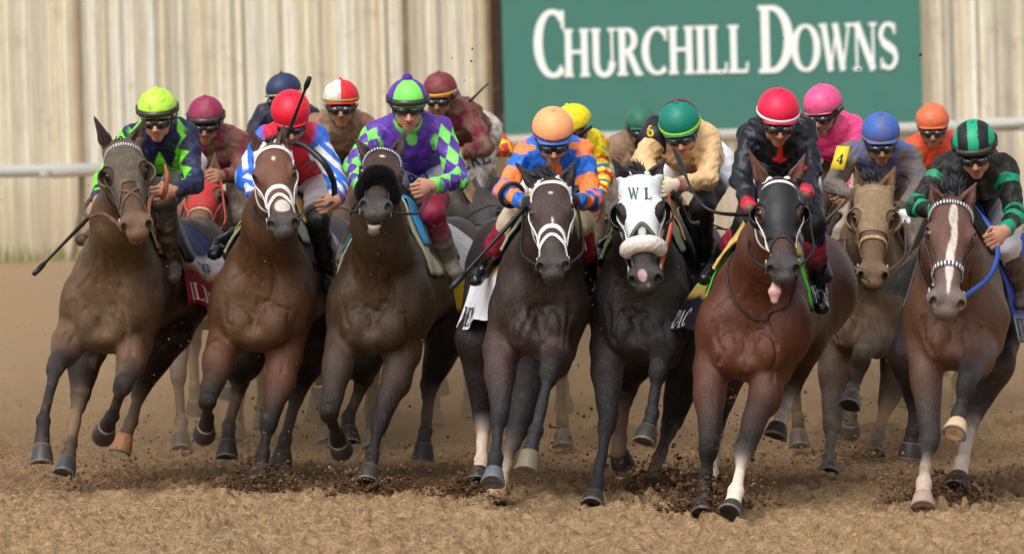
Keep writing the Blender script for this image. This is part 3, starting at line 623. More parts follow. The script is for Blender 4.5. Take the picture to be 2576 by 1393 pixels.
def drape(X, name, y0, y1, hang, col, cf=None, mat_='silk', off=.014, ny=14, na=44, th=.006, flare=.1, sideR=1, sideL=1, fl=0, fr_=0, rl=0, rr=0):
    """cloth over the back from y0 to y1 (metres behind the chest), hanging `hang` m down each side"""
    B, F, up, lx = X['B'], X['F'], X['up'], X['lx']
    ys = np.linspace(y0, y1, ny); rows = []
    for y in ys:
        O = B(0, y, .4); an = np.radians(np.linspace(-95, 95, 61)); D = np.array([lx * math.sin(a) + up * math.cos(a) for a in an]); pr_, _ = F.march(np.tile(O, (61, 1)), D, .46, 100, off)
        # straight down after the widest point
        loc = (pr_ - O) @ np.array([lx, up]).T
        k = 30; out = [loc[k]]
        for side, rng in ((-1, range(29, -1, -1)), (1, range(31, 61))):
            mx = 0; seq = []
            for i in rng:
                xx = abs(loc[i, 0]); mx = max(mx, xx); seq.append((side * mx, loc[i, 1]))
            seq = np.array([[0, loc[30, 1]]] + seq); L = np.concatenate(([0], np.cumsum(np.linalg.norm(np.diff(seq, axis=0), axis=1))))
            hg = hang * (sideL if side < 0 else sideR); ss = np.linspace(0, hg, na // 2 + 1); a_ = np.interp(ss, L, seq[:, 0]); b_ = np.interp(ss, L, seq[:, 1]); ov = np.maximum(ss - L[-1], 0); b_ -= ov * .95; a_ += side * (ov * flare + ((fl if side < 0 else fr_) + (rl if side < 0 else rr) * (y - y0) / (y1 - y0)) * np.clip(ss / hang - .15, 0, 1) ** 1.5 * 1.2)
            rp = np.stack([a_, b_], 1)
            if side < 0: left = rp[::-1]
            else: right = rp
        full = np.vstack([left, right[1:]])
        rp3 = [O + lx * q[0] + up * (q[1]) + lx * .006 * math.sin(y * 37 + q[1] * 9) for q in full]; rows.append(rp3)
    V = np.array(rows).reshape(-1, 3); m = na + 1 if False else len(rows[0]); n = len(V)
    ctr = B(0, (y0 + y1) / 2, .4); nv = V - np.array([B(0, ys[i // m], .4) for i in range(n)]); nv /= np.linalg.norm(nv, axis=1, keepdims=True)
    V2 = np.vstack([V, V - nv * th]); F_ = []
    for i in range(ny - 1):
        for j in range(m - 1):
            a = i * m + j; F_.append((a, a + m, a + m + 1, a + 1)); F_.append((n + a, n + a + 1, n + a + m + 1, n + a + m))
    for i in range(ny - 1):
        for j in (0, m - 1): a = i * m + j; F_.append((a, a + m, n + a + m, n + a))
    for j in range(m - 1):
        for i in (0, ny - 1): a = i * m + j; F_.append((a, a + 1, n + a + 1, n + a))
    # colour by (side distance s in -1..1, y fraction)
    sv = np.tile(np.linspace(-1, 1, m), ny); yv = np.repeat(np.linspace(0, 1, ny), m); base = np.tile(np.array(col), (n, 1))
    if cf is not None: base = cf(sv, yv, base)
    ob = mesh_obj(name, V2, F_, M[mat_], X['root'], np.vstack([base, base]))
    grid = np.array(rows)
    def side_map(side, yb, sb, sz, off_=.004):
        """text map: x along the body (towards the tail on the right side, towards the head on the left), y up"""
        def f(x, y, lift):
            fy = (yb + (x if side > 0 else -x)) ; s_ = sb - y
            gi = np.clip((fy - y0) / (y1 - y0) * (ny - 1), 0, ny - 1.001); half = (m - 1) // 2
            gj = half + side * np.clip(s_ / hang * half, 0, half - .001)
            i0 = np.floor(gi).astype(int); j0 = np.clip(np.floor(gj).astype(int), 0, m - 2); a = (gi - i0)[:, None]; b = (gj - j0)[:, None]
            p = grid[i0, j0] * (1 - a) * (1 - b) + grid[i0 + 1, j0] * a * (1 - b) + grid[i0, j0 + 1] * (1 - a) * b + grid[i0 + 1, j0 + 1] * a * b
            return p + lx * side * (off_ + lift)
        return f
    return ob, side_map
def breast_yoke(X, pts, r=.005, col=STRAPB):
    G = X['G']; p = smooth_path([G(*q) for q in pts], 10); q, nn = X['F'].proj(p, .006); MB().tube(q, r, 6, col).build('yoke', M['tack'], X['root'])
def saddle(X, y=.72, col=lin(40, 30, 26, .4), pad=None):
    B = X['B']; F = Field.box(B(0, y, .80) - .35, B(0, y, .80) + .35, .011); lx = X['lx']
    ps = [cone(B(0, y - .16, .80), B(0, y + .16, .82), .055, .07, .05, lx, 1.9, col=col), ell(B(0, y - .17, .86), (.05, .04, .06), X['fr'], .04, col=col)]
    for sx in (-1, 1): ps += [cone(B(sx * .17, y - .02, .76), B(sx * .285, y, .5), .035, .03, .04, X['ax'], 2.6, col=col)]
    F.add(*ps); return F.build('saddle', M['tack'], X['root'])
def tail(X, col, seed=1):
    B = X['B']; strands('tail', X['root'], [B(0, 1.83, .55), B(0, 1.86, .44)], [X['ax'] * 1 + v3(0, 0, .25)], .75, col, 70, .009, .22, seed, .16)
def mane(X, col, n=50, L=.12, seed=2, up=1.2, fl=None):
    h, B = X['h'], X['B']; a = h(0, .0, -.05); b = B(0, .45, .76)
    pp = [h(-.03, .0, -.04), h(.03, -.01, -.06), a + (b - a) * .3 + v3(0, 0, .06)]
    strands('mane', X['root'], pp, [v3(fl or 0, .5, up)], L, col, int(n * 2.2), .0085, .16, seed, .28)
# ------------------------------------------------------------------ jockey
SKIN = lin(196, 142, 116, .5); SKIN2 = lin(160, 108, 82, .5)
def rotm(ax, a):
    return np.array(Matrix.Rotation(a, 3, Vector(ax)))
def hoops(c1, c2, n=4, ph=0.):
    def f(t, s, V, p):
        m = (np.floor(t * n + ph).astype(int) % 2)[:, None]; return np.array(c1)[None] * (1 - m) + np.array(c2)[None] * m
    return f
def diam(c1, c2, n=3, m=1.2, r=.06):
    def f(t, s, V, p):
        s_ = (s / r if s is not None else V[:, 0] / r) ; q = ((np.floor(t * n + s_ * m) + np.floor(t * n - s_ * m)).astype(int) % 2)[:, None]; return np.array(c1)[None] * (1 - q) + np.array(c2)[None] * q
    return f
def tri(c1, c2, n=8, amp=.35, base=.5, r=.06):
    def f(t, s, V, p):
        s_ = (s / r if s is not None else V[:, 0] / r); z = np.abs(((t * n) % 1) - .5) * 2; q = (s_ > (z * amp * 2 - base))[:, None] * 1.; return np.array(c1)[None] * (1 - q) + np.array(c2)[None] * q
    return f
def hand_prims(wr, D, A, Nn, col, curl=1., s=1., side=1):
    """wr wrist, D towards the knuckles, A across (index finger side = +A), Nn palm normal"""
    D, A, Nn = nrm(D), nrm(A), nrm(Nn); L = []
    L.append(cone(wr - D * .005, wr + D * .055 * s, .023 * s, .024 * s, .012, A, 1.45, col=col))
    L.append(ell(wr + D * .06 * s, np.array((.043, .03, .019)) * s, [A, D, Nn], .012, col=col))
    for i, (off, ln) in enumerate(zip((1.5, .5, -.5, -1.5), (.95, 1.05, 1., .8))):
        b = wr + D * .082 * s + A * off * .0205 * s; d = D.copy(); pts = [b]
        for seg, ang in ((.042, .75 * curl), (.027, 1.35 * curl), (.02, .8 * curl)):
            d = nrm(d * math.cos(ang) + Nn * math.sin(ang)) if seg == .042 else rotm(np.cross(d, Nn) if False else A, 0) @ d
            if seg != .042:
                ax_ = nrm(np.cross(D, Nn)); d = rotm(ax_, ang) @ d
            pts.append(pts[-1] + d * seg * ln * s)
        for a, b2, r1, r2 in zip(pts[:-1], pts[1:], (.0098, .0092, .0085), (.0092, .0085, .0075)): L.append(cone(a, b2, r1 * s, r2 * s, .004, col=col))
    tb = wr + D * .022 * s + A * .03 * s + Nn * .008; t1 = tb + (D * .6 + A * .45 + Nn * .55) * .036 * s; t2 = t1 + (D * .55 - A * .35 + Nn * .6) * .034 * s
    L += [cone(tb, t1, .0135 * s, .0105 * s, .008, col=col), cone(t1, t2, .0105 * s, .0085 * s, .005, col=col)]
    return L
def make_jockey(S):
    Y = S['Y']; G = lambda q: P(q[0], q[1], Y + q[2]); sc = S.get('s', 1.); fine = S.get('fine', True)
    hc = G(S['head']); yaw, pitch, roll = [R(a) for a in S.get('rot', (0, 20, 0))]
    X = CR.copy(); Fd = v3(0, -1, 0); Up = v3(0, 0, 1)
    m = rotm((0, 0, 1), yaw) @ rotm((1, 0, 0), pitch) @ rotm((0, 1, 0), roll)
    X = m @ v3(1, 0, 0); Fd = m @ v3(0, -1, 0); Up = m @ v3(0, 0, 1); fr = np.array([X, Fd, Up])
    h = lambda x, y, z: hc + (X * x + Fd * y + Up * z) * sc
    sk = S.get('skin', SKIN); lip = tuple(np.array(sk[:3]) * np.array((.72, .45, .45))) + (.5,); brow = lin(50, 34, 28, .6)
    e = lambda x, y, z, r, k=.015, col=sk, op='u': ell(h(x, y, z), np.array(r) * sc, fr, k, col=None if op == 's' else col, op=op)
    SL, SR, EL, ER, WL, WR_ = [G(S[k]) for k in ('SL', 'SR', 'EL', 'ER', 'WL', 'WR')]
    hip = G(S['hip']); chest = (SL + SR) / 2; sp = nrm(chest - hip); lat = nrm(SR - SL)
    root = thing('person', S['label'], 'jockey', (hip[0], hip[1], hip[2] - .25), S.get('group'))
    g1 = S.get('glove', sk); gl = S.get('gloveL', g1); gr = S.get('gloveR', g1)
    B = [e(0, -.01, .02, (.074, .094, .09), .02), e(0, .03, -.05, (.060, .066, .074), .03), e(0, .06, -.122, (.027, .024, .022), .03),
         e(-.038, .06, -.04, (.024, .024, .02)), e(.038, .06, -.04, (.024, .024, .02)), e(-.042, .02, -.085, (.018, .04, .02), .03), e(.042, .02, -.085, (.018, .04, .02), .03),
         cone(h(0, .09, -.016), h(0, .116, -.062), .009 * sc, .0125 * sc, .012, col=sk), e(-.013, .102, -.066, (.0095, .011, .008), .006), e(.013, .102, -.066, (.0095, .011, .008), .006),
         e(0, .094, -.086, (.025, .011, .006), .006, lip), e(0, .091, -.096, (.021, .011, .007), .006, lip), e(0, .08, -.108, (.02, .014, .01), .01),
         e(0, .07, .012, (.058, .03, .014), .02, brow), e(-.078, -.008, -.03, (.01, .02, .03), .01), e(.078, -.008, -.03, (.01, .02, .03), .01),
         e(0, .105, -.0905, (.02, .016, .0026), .003, op='s'),
         cone(h(0, -.03, -.06), chest + v3(0, 0, .01), .052 * sc, .050, .03, col=sk)]
    for s_ in (-1, 1): B += [e(s_ * .03, .098, -.022, (.016, .016, .011), .008, op='s')]
    B += [cone(hip, chest - (chest - hip) * .22, .11, .105, .05, lat, 1.2, col=sk), cone(SL, SR, .05, .05, .04, col=sk)]
    for s_, a, b, c_, g in ((-1, SL, EL, WL, gl), (1, SR, ER, WR_, gr)):
        B += [cone(a, b, .046, .036, .03, col=sk), cone(b, c_, .037, .025, .02, col=sk)]
        hd = S.get('hdL' if s_ < 0 else 'hdR'); D = nrm(c_ - b)
        if hd: D = nrm(v3(*hd[0])); A = v3(*hd[1]); Nn = v3(*hd[2])
        else: A = v3(-s_ * .35, 0, 1); Nn = v3(-s_, .3, 0)
        A = nrm(A - D * (A @ D)); Nn = Nn - A * (A @ Nn); Nn = nrm(Nn - D * (D @ Nn))
        if not S.get('nohand', False): B += hand_prims(c_ + D * .0, D, A, Nn, g, S.get('curl', 1.), 1.05)
    legs = {}
    for k in 'LR':
        if 'K' + k not in S: continue
        K, A_, T_ = G(S['K' + k]), G(S['A' + k]), G(S['T' + k]); hp = hip + lat * (.1 if k == 'R' else -.1); legs[k] = (hp, K, A_, T_)
        B += [cone(hp, K, .07, .044, .04, col=sk), cone(K, A_, .042, .022, .02, col=sk), cone(A_, A_ + (T_ - A_) * .8, .020, .016, .01, col=sk)]
    F = field_for(B, .0046 if fine else .007); F.add(*B)
    F.build('body', M[S.get('skinmat', 'skin')], root, .004)
    # jacket
    jc = S['jacket']; side = nrm(np.cross(sp, v3(0, 1, 0.3))) ; up_ = v3(0, 0, 1)
    tor = S.get('torso_cf'); slv = S.get('sleeve_cf'); slvR = S.get('sleeve_cfR', slv); cuff = S.get('cuff'); jcol = jc
    yoke = S.get('yoke', jc); fat = S.get('fat', .93)
    J = [cone(hip + (chest - hip) * .12, chest - (chest - hip) * .1, .125 * fat, .145 * fat, .05, lat, 1.25, col=jcol, cf=tor), cone(SL + (SR - SL) * .12, SR - (SR - SL) * .12, .078 * fat, .078 * fat, .05, col=yoke, cf=tor),
         cone(h(0, -.035, -.105), h(0, -.05, -.15) * .5 + chest * .5, .062, .085, .03, col=S.get('collar', jcol)), cone(h(0, -.05, -.15) * .5 + chest * .5, chest - v3(0, 0, .03), .095, .12, .05, lat, 1.2, col=jcol, cf=tor)]
    for s_, a, b, c_, cf in ((-1, SL, EL, WL, slv), (1, SR, ER, WR_, slvR)):
        arm = S.get('sleeve', jc); sv = nrm(np.cross(c_ - a, v3(0, -1, 0)) + v3(1e-3, 0, 0)); cend = b + (c_ - b) * .9
        J += [cone(a, b, .070 * fat, .056 * fat, .035, sv, 1.01, col=arm, cf=cf), cone(b, cend, .056 * fat, .038, .03, sv, 1.01, col=arm, cf=cf)]
        if cuff is not None: J += [cone(b + (c_ - b) * .84, cend + (c_ - b) * .03, .040, .038, .008, col=cuff)]
    J.append(cone(h(0, 0.03, -.14), h(0, -.05, -.3), .085, .02, .012, op='s')) if S.get('open') else None
    Fj = field_for(J, .0055 if fine else .009, .03); Fj.add(*J); Fj.warp(S.get('fold', .0055), .1, S.get('seed', 1)); Fj.warp(.0022, .045, S.get('seed', 1) + 9)
    for q in S.get('jmarks', []): Fj.paint(P(q[0], q[1], Y + q[2]), q[3], np.array([CR, v3(0, 1, 0), CU]), q[4], .06)
    Fj.build('jacket', M[S.get('silkmat', 'silk')], root, .003)
    # breeches
    bc = S.get('pants', lin(232, 232, 235, .7)); kc = S.get('knee', bc); Bp = [ell(hip, (.155, .15, .13), [lat, np.cross(sp, lat), sp], .05, col=bc)]
    bt = S.get('boot', lin(18, 18, 20, .22)); tb = S.get('boottop', bt)
    for k, (hp, K, A_, T_) in legs.items():
        mid = hp + (K - hp) * S.get('kneeat', .72)
        Bp += [cone(hp, mid, .1, .078, .05, col=bc), cone(mid, K, .078, .064, .01, col=kc), cone(K, K + (A_ - K) * .25, .062, .056, .02, col=kc)]
        fd = nrm(T_ - A_); b1 = K + (A_ - K) * S.get('topfrom', .16); b2 = K + (A_ - K) * S.get('topat', .36)
        Q = [cone(b1, b2, .060, .058, .004, col=tb), cone(b2, K + (A_ - K) * .6, .0575, .053, .012, col=bt), cone(K + (A_ - K) * .6, A_, .053, .038, .02, col=bt), cone(A_ + v3(0, .02, -.02), T_, .04, .033, .03, np.cross(fd, v3(0, 0, 1)), 1.15, col=bt), ell(A_ + v3(0, .03, -.035), (.033, .035, .03), None, .02, col=bt)]
        Fb = field_for(Q, .006 if fine else .01); Fb.add(*Q); Fb.warp(.0018, .05, 5); Fb.build('boot', M[S.get('bootmat', 'tack')], root, .003)
    if S.get('mpants', True):
        Fp = field_for(Bp, .0065 if fine else .01, .02); Fp.add(*Bp); Fp.warp(.003, .07, 3); Fp.build('breeches', M[S.get('pantmat', 'silk')], root, .003); 
    else: Fp = None
    # helmet
    hf = S['helm_cf']; tilt = S.get('htilt', 0)
    def hcf(t, s, V, p):
        l = ((V - hc) @ fr.T) / sc; return hf(l)
    hr = (.108, .126, .106); HP = [ell(h(0, -.012, .032), np.array(hr) * sc, fr, .01, cf=hcf)]
    Fh = field_for(HP, .0052 if fine else .008); Fh.add(*HP)
    X3 = np.stack(np.meshgrid(*Fh.g, indexing='ij'), -1) - hc; zz = (X3 @ Up) / sc; yy = (X3 @ Fd) / sc
    Fh.F = np.maximum(Fh.F, ((.012 - zz) + .10 * (yy) - .0 * yy)).astype(np.float32) if False else np.maximum(Fh.F, (.008 - zz - .22 * np.minimum(yy, 0))).astype(np.float32)
    V, Q = Fh.extract(); hl = mesh_obj('helmet', V, Q, M[S.get('helmmat', 'helm')], root, Fh.colour(V, .003))
    pk = S.get('peak', hf(np.array([[0, .12, .01]]))[0]); V, Fa = uv_sphere((0, 0, 0), 1, 20, 10); Vp = []
    for v_ in V:
        yb = v_[1]; Vp.append(h(v_[0] * .086, .070 + yb * .050, .018 + v_[2] * .010 - .012 * (v_[0] ** 2) - .010 * max(yb, 0)))
    mesh_obj('peak', Vp, Fa, M[S.get('helmmat', 'helm')], hl, [tuple(pk)] * len(Vp))
    def ringh(z, off, wd, th, col, name, par, matn='tack', part=360, ydrop=0.):
        mb = MB(); an = np.radians(np.linspace(-part / 2, part / 2, 40)); rr = math.sqrt(max(0, 1 - ((z - .032) / hr[2]) ** 2)); pts = [h(math.sin(a) * (hr[0] * rr + off), -.012 + math.cos(a) * (hr[1] * rr + off), z + ydrop * (1 - math.cos(a))) for a in an]
        nn = [X * math.sin(a) + Fd * math.cos(a) for a in an]; mb.rib(pts, nn, wd * sc, th, col); return mb.build(name, M[matn], par)
    for b in S.get('bands', []): ringh(b[0], .002, b[1], .003, b[2], 'hat_band', hl, S.get('helmmat', 'helm'), ydrop=-.0)
    if S.get('bandgog'):
        z = S['bandgog']; g = ringh(z, .007, .03, .008, lin(34, 32, 32, .35), 'raised_goggles', hl, 'tack'); gg = ringh(z - .001, .013, .03, .01, lin(60, 58, 56, .12), 'lens', g, 'tack', 90)
    V, Fa = uv_sphere(h(0, -.012, .138), .012 * sc * S.get('pomr', 1), 10, 6); mesh_obj('button', V, Fa, M['fleece' if S.get('pomr', 1) > 1 else 'helm'], hl, [tuple(S.get('button', hf(np.array([[.0, -.01, .13]]))[0]))] * len(V))
    # chin strap
    cs = MB(); 
    for s_ in (-1, 1): cs.rib([h(s_ * .088, .0, .0), h(s_ * .078, .02, -.06), h(s_ * .05, .045, -.11), h(0, .06, -.135)], [X * s_, X * s_, X * s_ * .6 - Up * .5, -Up], .016, .004, lin(28, 26, 26, .5))
    cs.build('chin_strap', M['tack'], hl)
    # goggles: frame and two-part lens
    gz = S.get('gogz', -.031); GF = [ell(h(0, .068, gz), np.array((.080, .046, .040)) * sc, fr, .01, col=lin(24, 23, 24, .35))]
    Fg = field_for(GF, .0045 if fine else .007); Fg.add(*GF); Fg.add(ell(h(0, .105, gz - .043), np.array((.018, .05, .018)) * sc, fr, .006, op='s')); go = Fg.build('goggles', M['tack'], root, .003)
    V, Q = Fg.extract(); LF = [ell(h(s_ * .031, .078, gz), np.array((.036, .041, .031)) * sc, fr, .008, col=lin(20, 18, 18, .08)) for s_ in (-1, 1)]
    Fl = field_for(LF, .0045 if fine else .007); Fl.add(*LF); Fl.build('lens', M['lens'], go, .003)
    for s_ in (-1, 1): MB().rib([h(s_ * .066, .06, gz), h(s_ * .09, .0, gz + .004), h(s_ * .1, -.06, gz + .012)], [X * s_] * 3, .02, .004, lin(24, 23, 24, .4)).build('goggle_strap', M['tack'], go)
    del F, Fh
    return dict(root=root, h=h, G=G, Fj=Fj, Fp=Fp, WL=WL, WR=WR_, Y=Y, fr=fr)
def solidh(c): return lambda l: np.tile(np.array(c), (len(l), 1))
def quarterh(c1, c2, n=4, ph=0.):
    def f(l):
        q = (np.floor((np.arctan2(l[:, 0], l[:, 1] + .012) / (2 * math.pi) + ph) * n).astype(int) % 2)[:, None]; return np.array(c1)[None] * (1 - q) + np.array(c2)[None] * q
    return f
def stripeh(c1, c2, w=.045, ph=.5):
    def f(l):
        q = (np.floor(l[:, 0] / w + ph).astype(int) % 2)[:, None]; return np.array(c1)[None] * (1 - q) + np.array(c2)[None] * q
    return f
def whip(label, a, b, hand=.3, bend=None, r=.008, group=None, col=lin(24, 22, 22, .4), flap=True):
    pts = [a] + ([bend] if bend is not None else []) + [b]; p = smooth_path(pts, 14); mb = MB(); n = len(p); k = int(n * hand)
    o = mesh_whip(p, k, r, col, flap, a); tag(o, label, 'whip', group); return o
def mesh_whip(p, k, r, col, flap, a):
    mb = MB(); mb.tube(p, [r * 1.3, r * 1.25, r * .95, r * .8, r * .75], 8, col); n = len(p)
    if flap: mb.tube(p[int(n * .78):], [r * .9, r * 1.7, r * 1.8, r * 1.6, r * 1.4], 8, col)
    # grip ribs
    for i in range(0, k, 2):
        d = nrm(p[min(i + 1, n - 1)] - p[i]); mb.tube([p[i], p[i] + d * .01], r * 1.5, 8, col)
    return mb.build('riding_whip', M['tack'], None, True, a)
def reins(X, Jk, col=STRAPB, wid=.018, sides=(-1, 1), sag=.05, loops=True):
    h = X['h']; mb = MB()
    for s_ in sides:
        a = h(s_ * .078, .5, -.1); b = Jk['WL'] if s_ < 0 else Jk['WR']; b = b + v3(0, -.06, -.02); 
        p = smooth_path([a, a * .62 + b * .38 + v3(s_ * .05, 0, -sag * 1.), a * .3 + b * .7 + v3(s_ * .03, 0, -sag * .8), b], 8)
        mb.tube(p, .0075, 6, col)
    mb.build('reins', M['tack'], X['root'])
def text_on(X_root, field, txt, u, v, Y, h_, col, rot=0., name='lettering', sx=1., bold=1., back=.25, matn='tack', sans=False):
    """letters laid on the nearest surface seen from the front; (u,v) = baseline start, h_ in metres"""
    def mp(x, y, lift):
        c, s = math.cos(rot), math.sin(rot); xx = x * c - y * s; yy = x * s + y * c; n = len(np.atleast_1d(xx)); o = P(u, v, Y)
        pts = o[None] + CR[None] * np.asarray(xx)[:, None] + v3(0, 0, 1)[None] * np.asarray(yy)[:, None] - v3(0, back, 0)[None]
        ts = np.linspace(0, 2 * back, 120); hit = np.full(len(pts), np.nan)
        for t in ts:
            # first hit from the front
            d = field.sample(pts + v3(0, t, 0)); hit = np.where(np.isnan(hit) & (d < .002), t, hit)
        bad = np.isnan(hit); fill = np.nanmax(hit) if (~bad).any() else back; hit[bad] = fill
        q = pts + v3(0, 1, 0)[None] * hit[:, None]; return q - v3(0, .003 + lift, 0)
    V, F, w_ = text_mesh(txt, mp, h_, sx=sx, bold=bold, sans=sans); return mesh_obj(name, V, F, M[matn], X_root, [tuple(col)] * len(V), False)
# ------------------------------------------------------------------ ground
def vnoise(x, y, f, seed):
    rs = np.random.RandomState(seed); T_ = rs.rand(256, 256); xi = x * f; yi = y * f; i = np.floor(xi).astype(int); j = np.floor(yi).astype(int); a = xi - i; b = yi - j; a = a * a * (3 - 2 * a); b = b * b * (3 - 2 * b)
    g = lambda p, q: T_[p % 256, q % 256]
    return g(i, j) * (1 - a) * (1 - b) + g(i + 1, j) * a * (1 - b) + g(i, j + 1) * (1 - a) * b + g(i + 1, j + 1) * a * b
def ground():
    xs = np.concatenate([np.linspace(-300, -4.2, 30), np.arange(-3.9, 3.9, .0135), np.linspace(4.2, 300, 30)])
    ys = np.concatenate([np.linspace(-20, 25.5, 16), np.arange(26, 37, .022), np.arange(37, 60, .12), np.linspace(60.2, 500, 40)])
    X, Y = np.meshgrid(xs, ys, indexing='ij'); z = np.zeros_like(X)
    # harrow furrows running obliquely towards the camera
    s = X + (Y - 28) * (.06 + .03 * X) + .05 * vnoise(X, Y, .8, 3)
    fr_ = (s * 7.2) % 1; fur = -(np.exp(-((fr_ - .5) / .2) ** 2)) * .09 * vnoise(s, Y * .1, 3, 12) * np.clip((X + 1.8) / 2.4, .1, 1) + (vnoise(s * 1., Y * .12, 7.5, 5) - .5) * .04 + (vnoise(s, Y * .2, 22, 6) - .5) * .012
    z += fur * np.clip((34 - Y) / 3, .1, 1)
    z += (vnoise(X, Y * .7, 1.6, 1) - .5) * .03 + (vnoise(X, Y * .8, 7, 2) - .5) * .022
    A_ = .3 + 1.1 * vnoise(X, Y * .8, 2.6, 41) * vnoise(X, Y, 5, 43) * 1.8; n3 = vnoise(X, Y, 20, 7); z += (n3 - .5) * .040 * A_; n4 = vnoise(X, Y, 42, 8); z += (n4 - .5) * .040 * A_; pit = vnoise(X, Y * .7, 4.5, 47); z -= np.clip(pit - .78, 0, 1) * .22
    cl = vnoise(X, Y, 26, 17); z += np.clip(cl - .72, 0, 1) * .10
    edge = np.exp(-((Y - (32.2 - .32 * (X + 2.6) + .6 * (vnoise(X, Y * 0, 1.3, 11) - .5))) / .55) ** 2); z += edge * (.006 + .025 * vnoise(X, Y, 12, 13))
    fade = np.clip((4.2 - np.abs(X)) / .3, 0, 1) * np.clip((Y - 25.5) / .5, 0, 1); z *= fade; z -= .015
    behind = np.clip((Y - (32.2 - .32 * (X + 2.6))) / .7, 0, 1) * np.clip((46 - Y) / 8, 0, 1)
    c1 = np.array(lin(206, 170, 128)); c2 = np.array(lin(172, 138, 104)); c3 = np.array(lin(208, 178, 142))
    m = (behind * (.55 + .45 * vnoise(X, Y, 1.5, 21)))[..., None]; far = np.clip((Y - 38) / 14, 0, 1)[..., None]
    m2 = (np.clip((vnoise(X, Y, 6, 31) - .5) * 1.6, 0, 1) * .4)[..., None]
    col = c1 * (1 - m) + c2 * m; col = col * (1 - m2) + c2 * .85 * m2; col = col * (1 - far) + c3 * far
    col = np.concatenate([col, np.full(col.shape[:2] + (1,), .9)], 2).reshape(-1, 4)
    nx, ny = len(xs), len(ys); idx = np.arange(nx * ny).reshape(nx, ny); F = np.stack([idx[:-1, :-1], idx[1:, :-1], idx[1:, 1:], idx[:-1, 1:]], -1).reshape(-1, 4)
    m_ = mat('track_dirt', attr=True, vary=.38, vscale=20, bump=[(26, .05), (80, .05), (170, .02)], spec=.12, mud=(lin(104, 80, 60), .22, 7))
    o = mesh_obj('dirt_track', np.stack([X, Y, z], -1).reshape(-1, 3), F, m_, None, col); o['kind'] = 'structure'
if not ONLY or 'bg' in ONLY: ground()
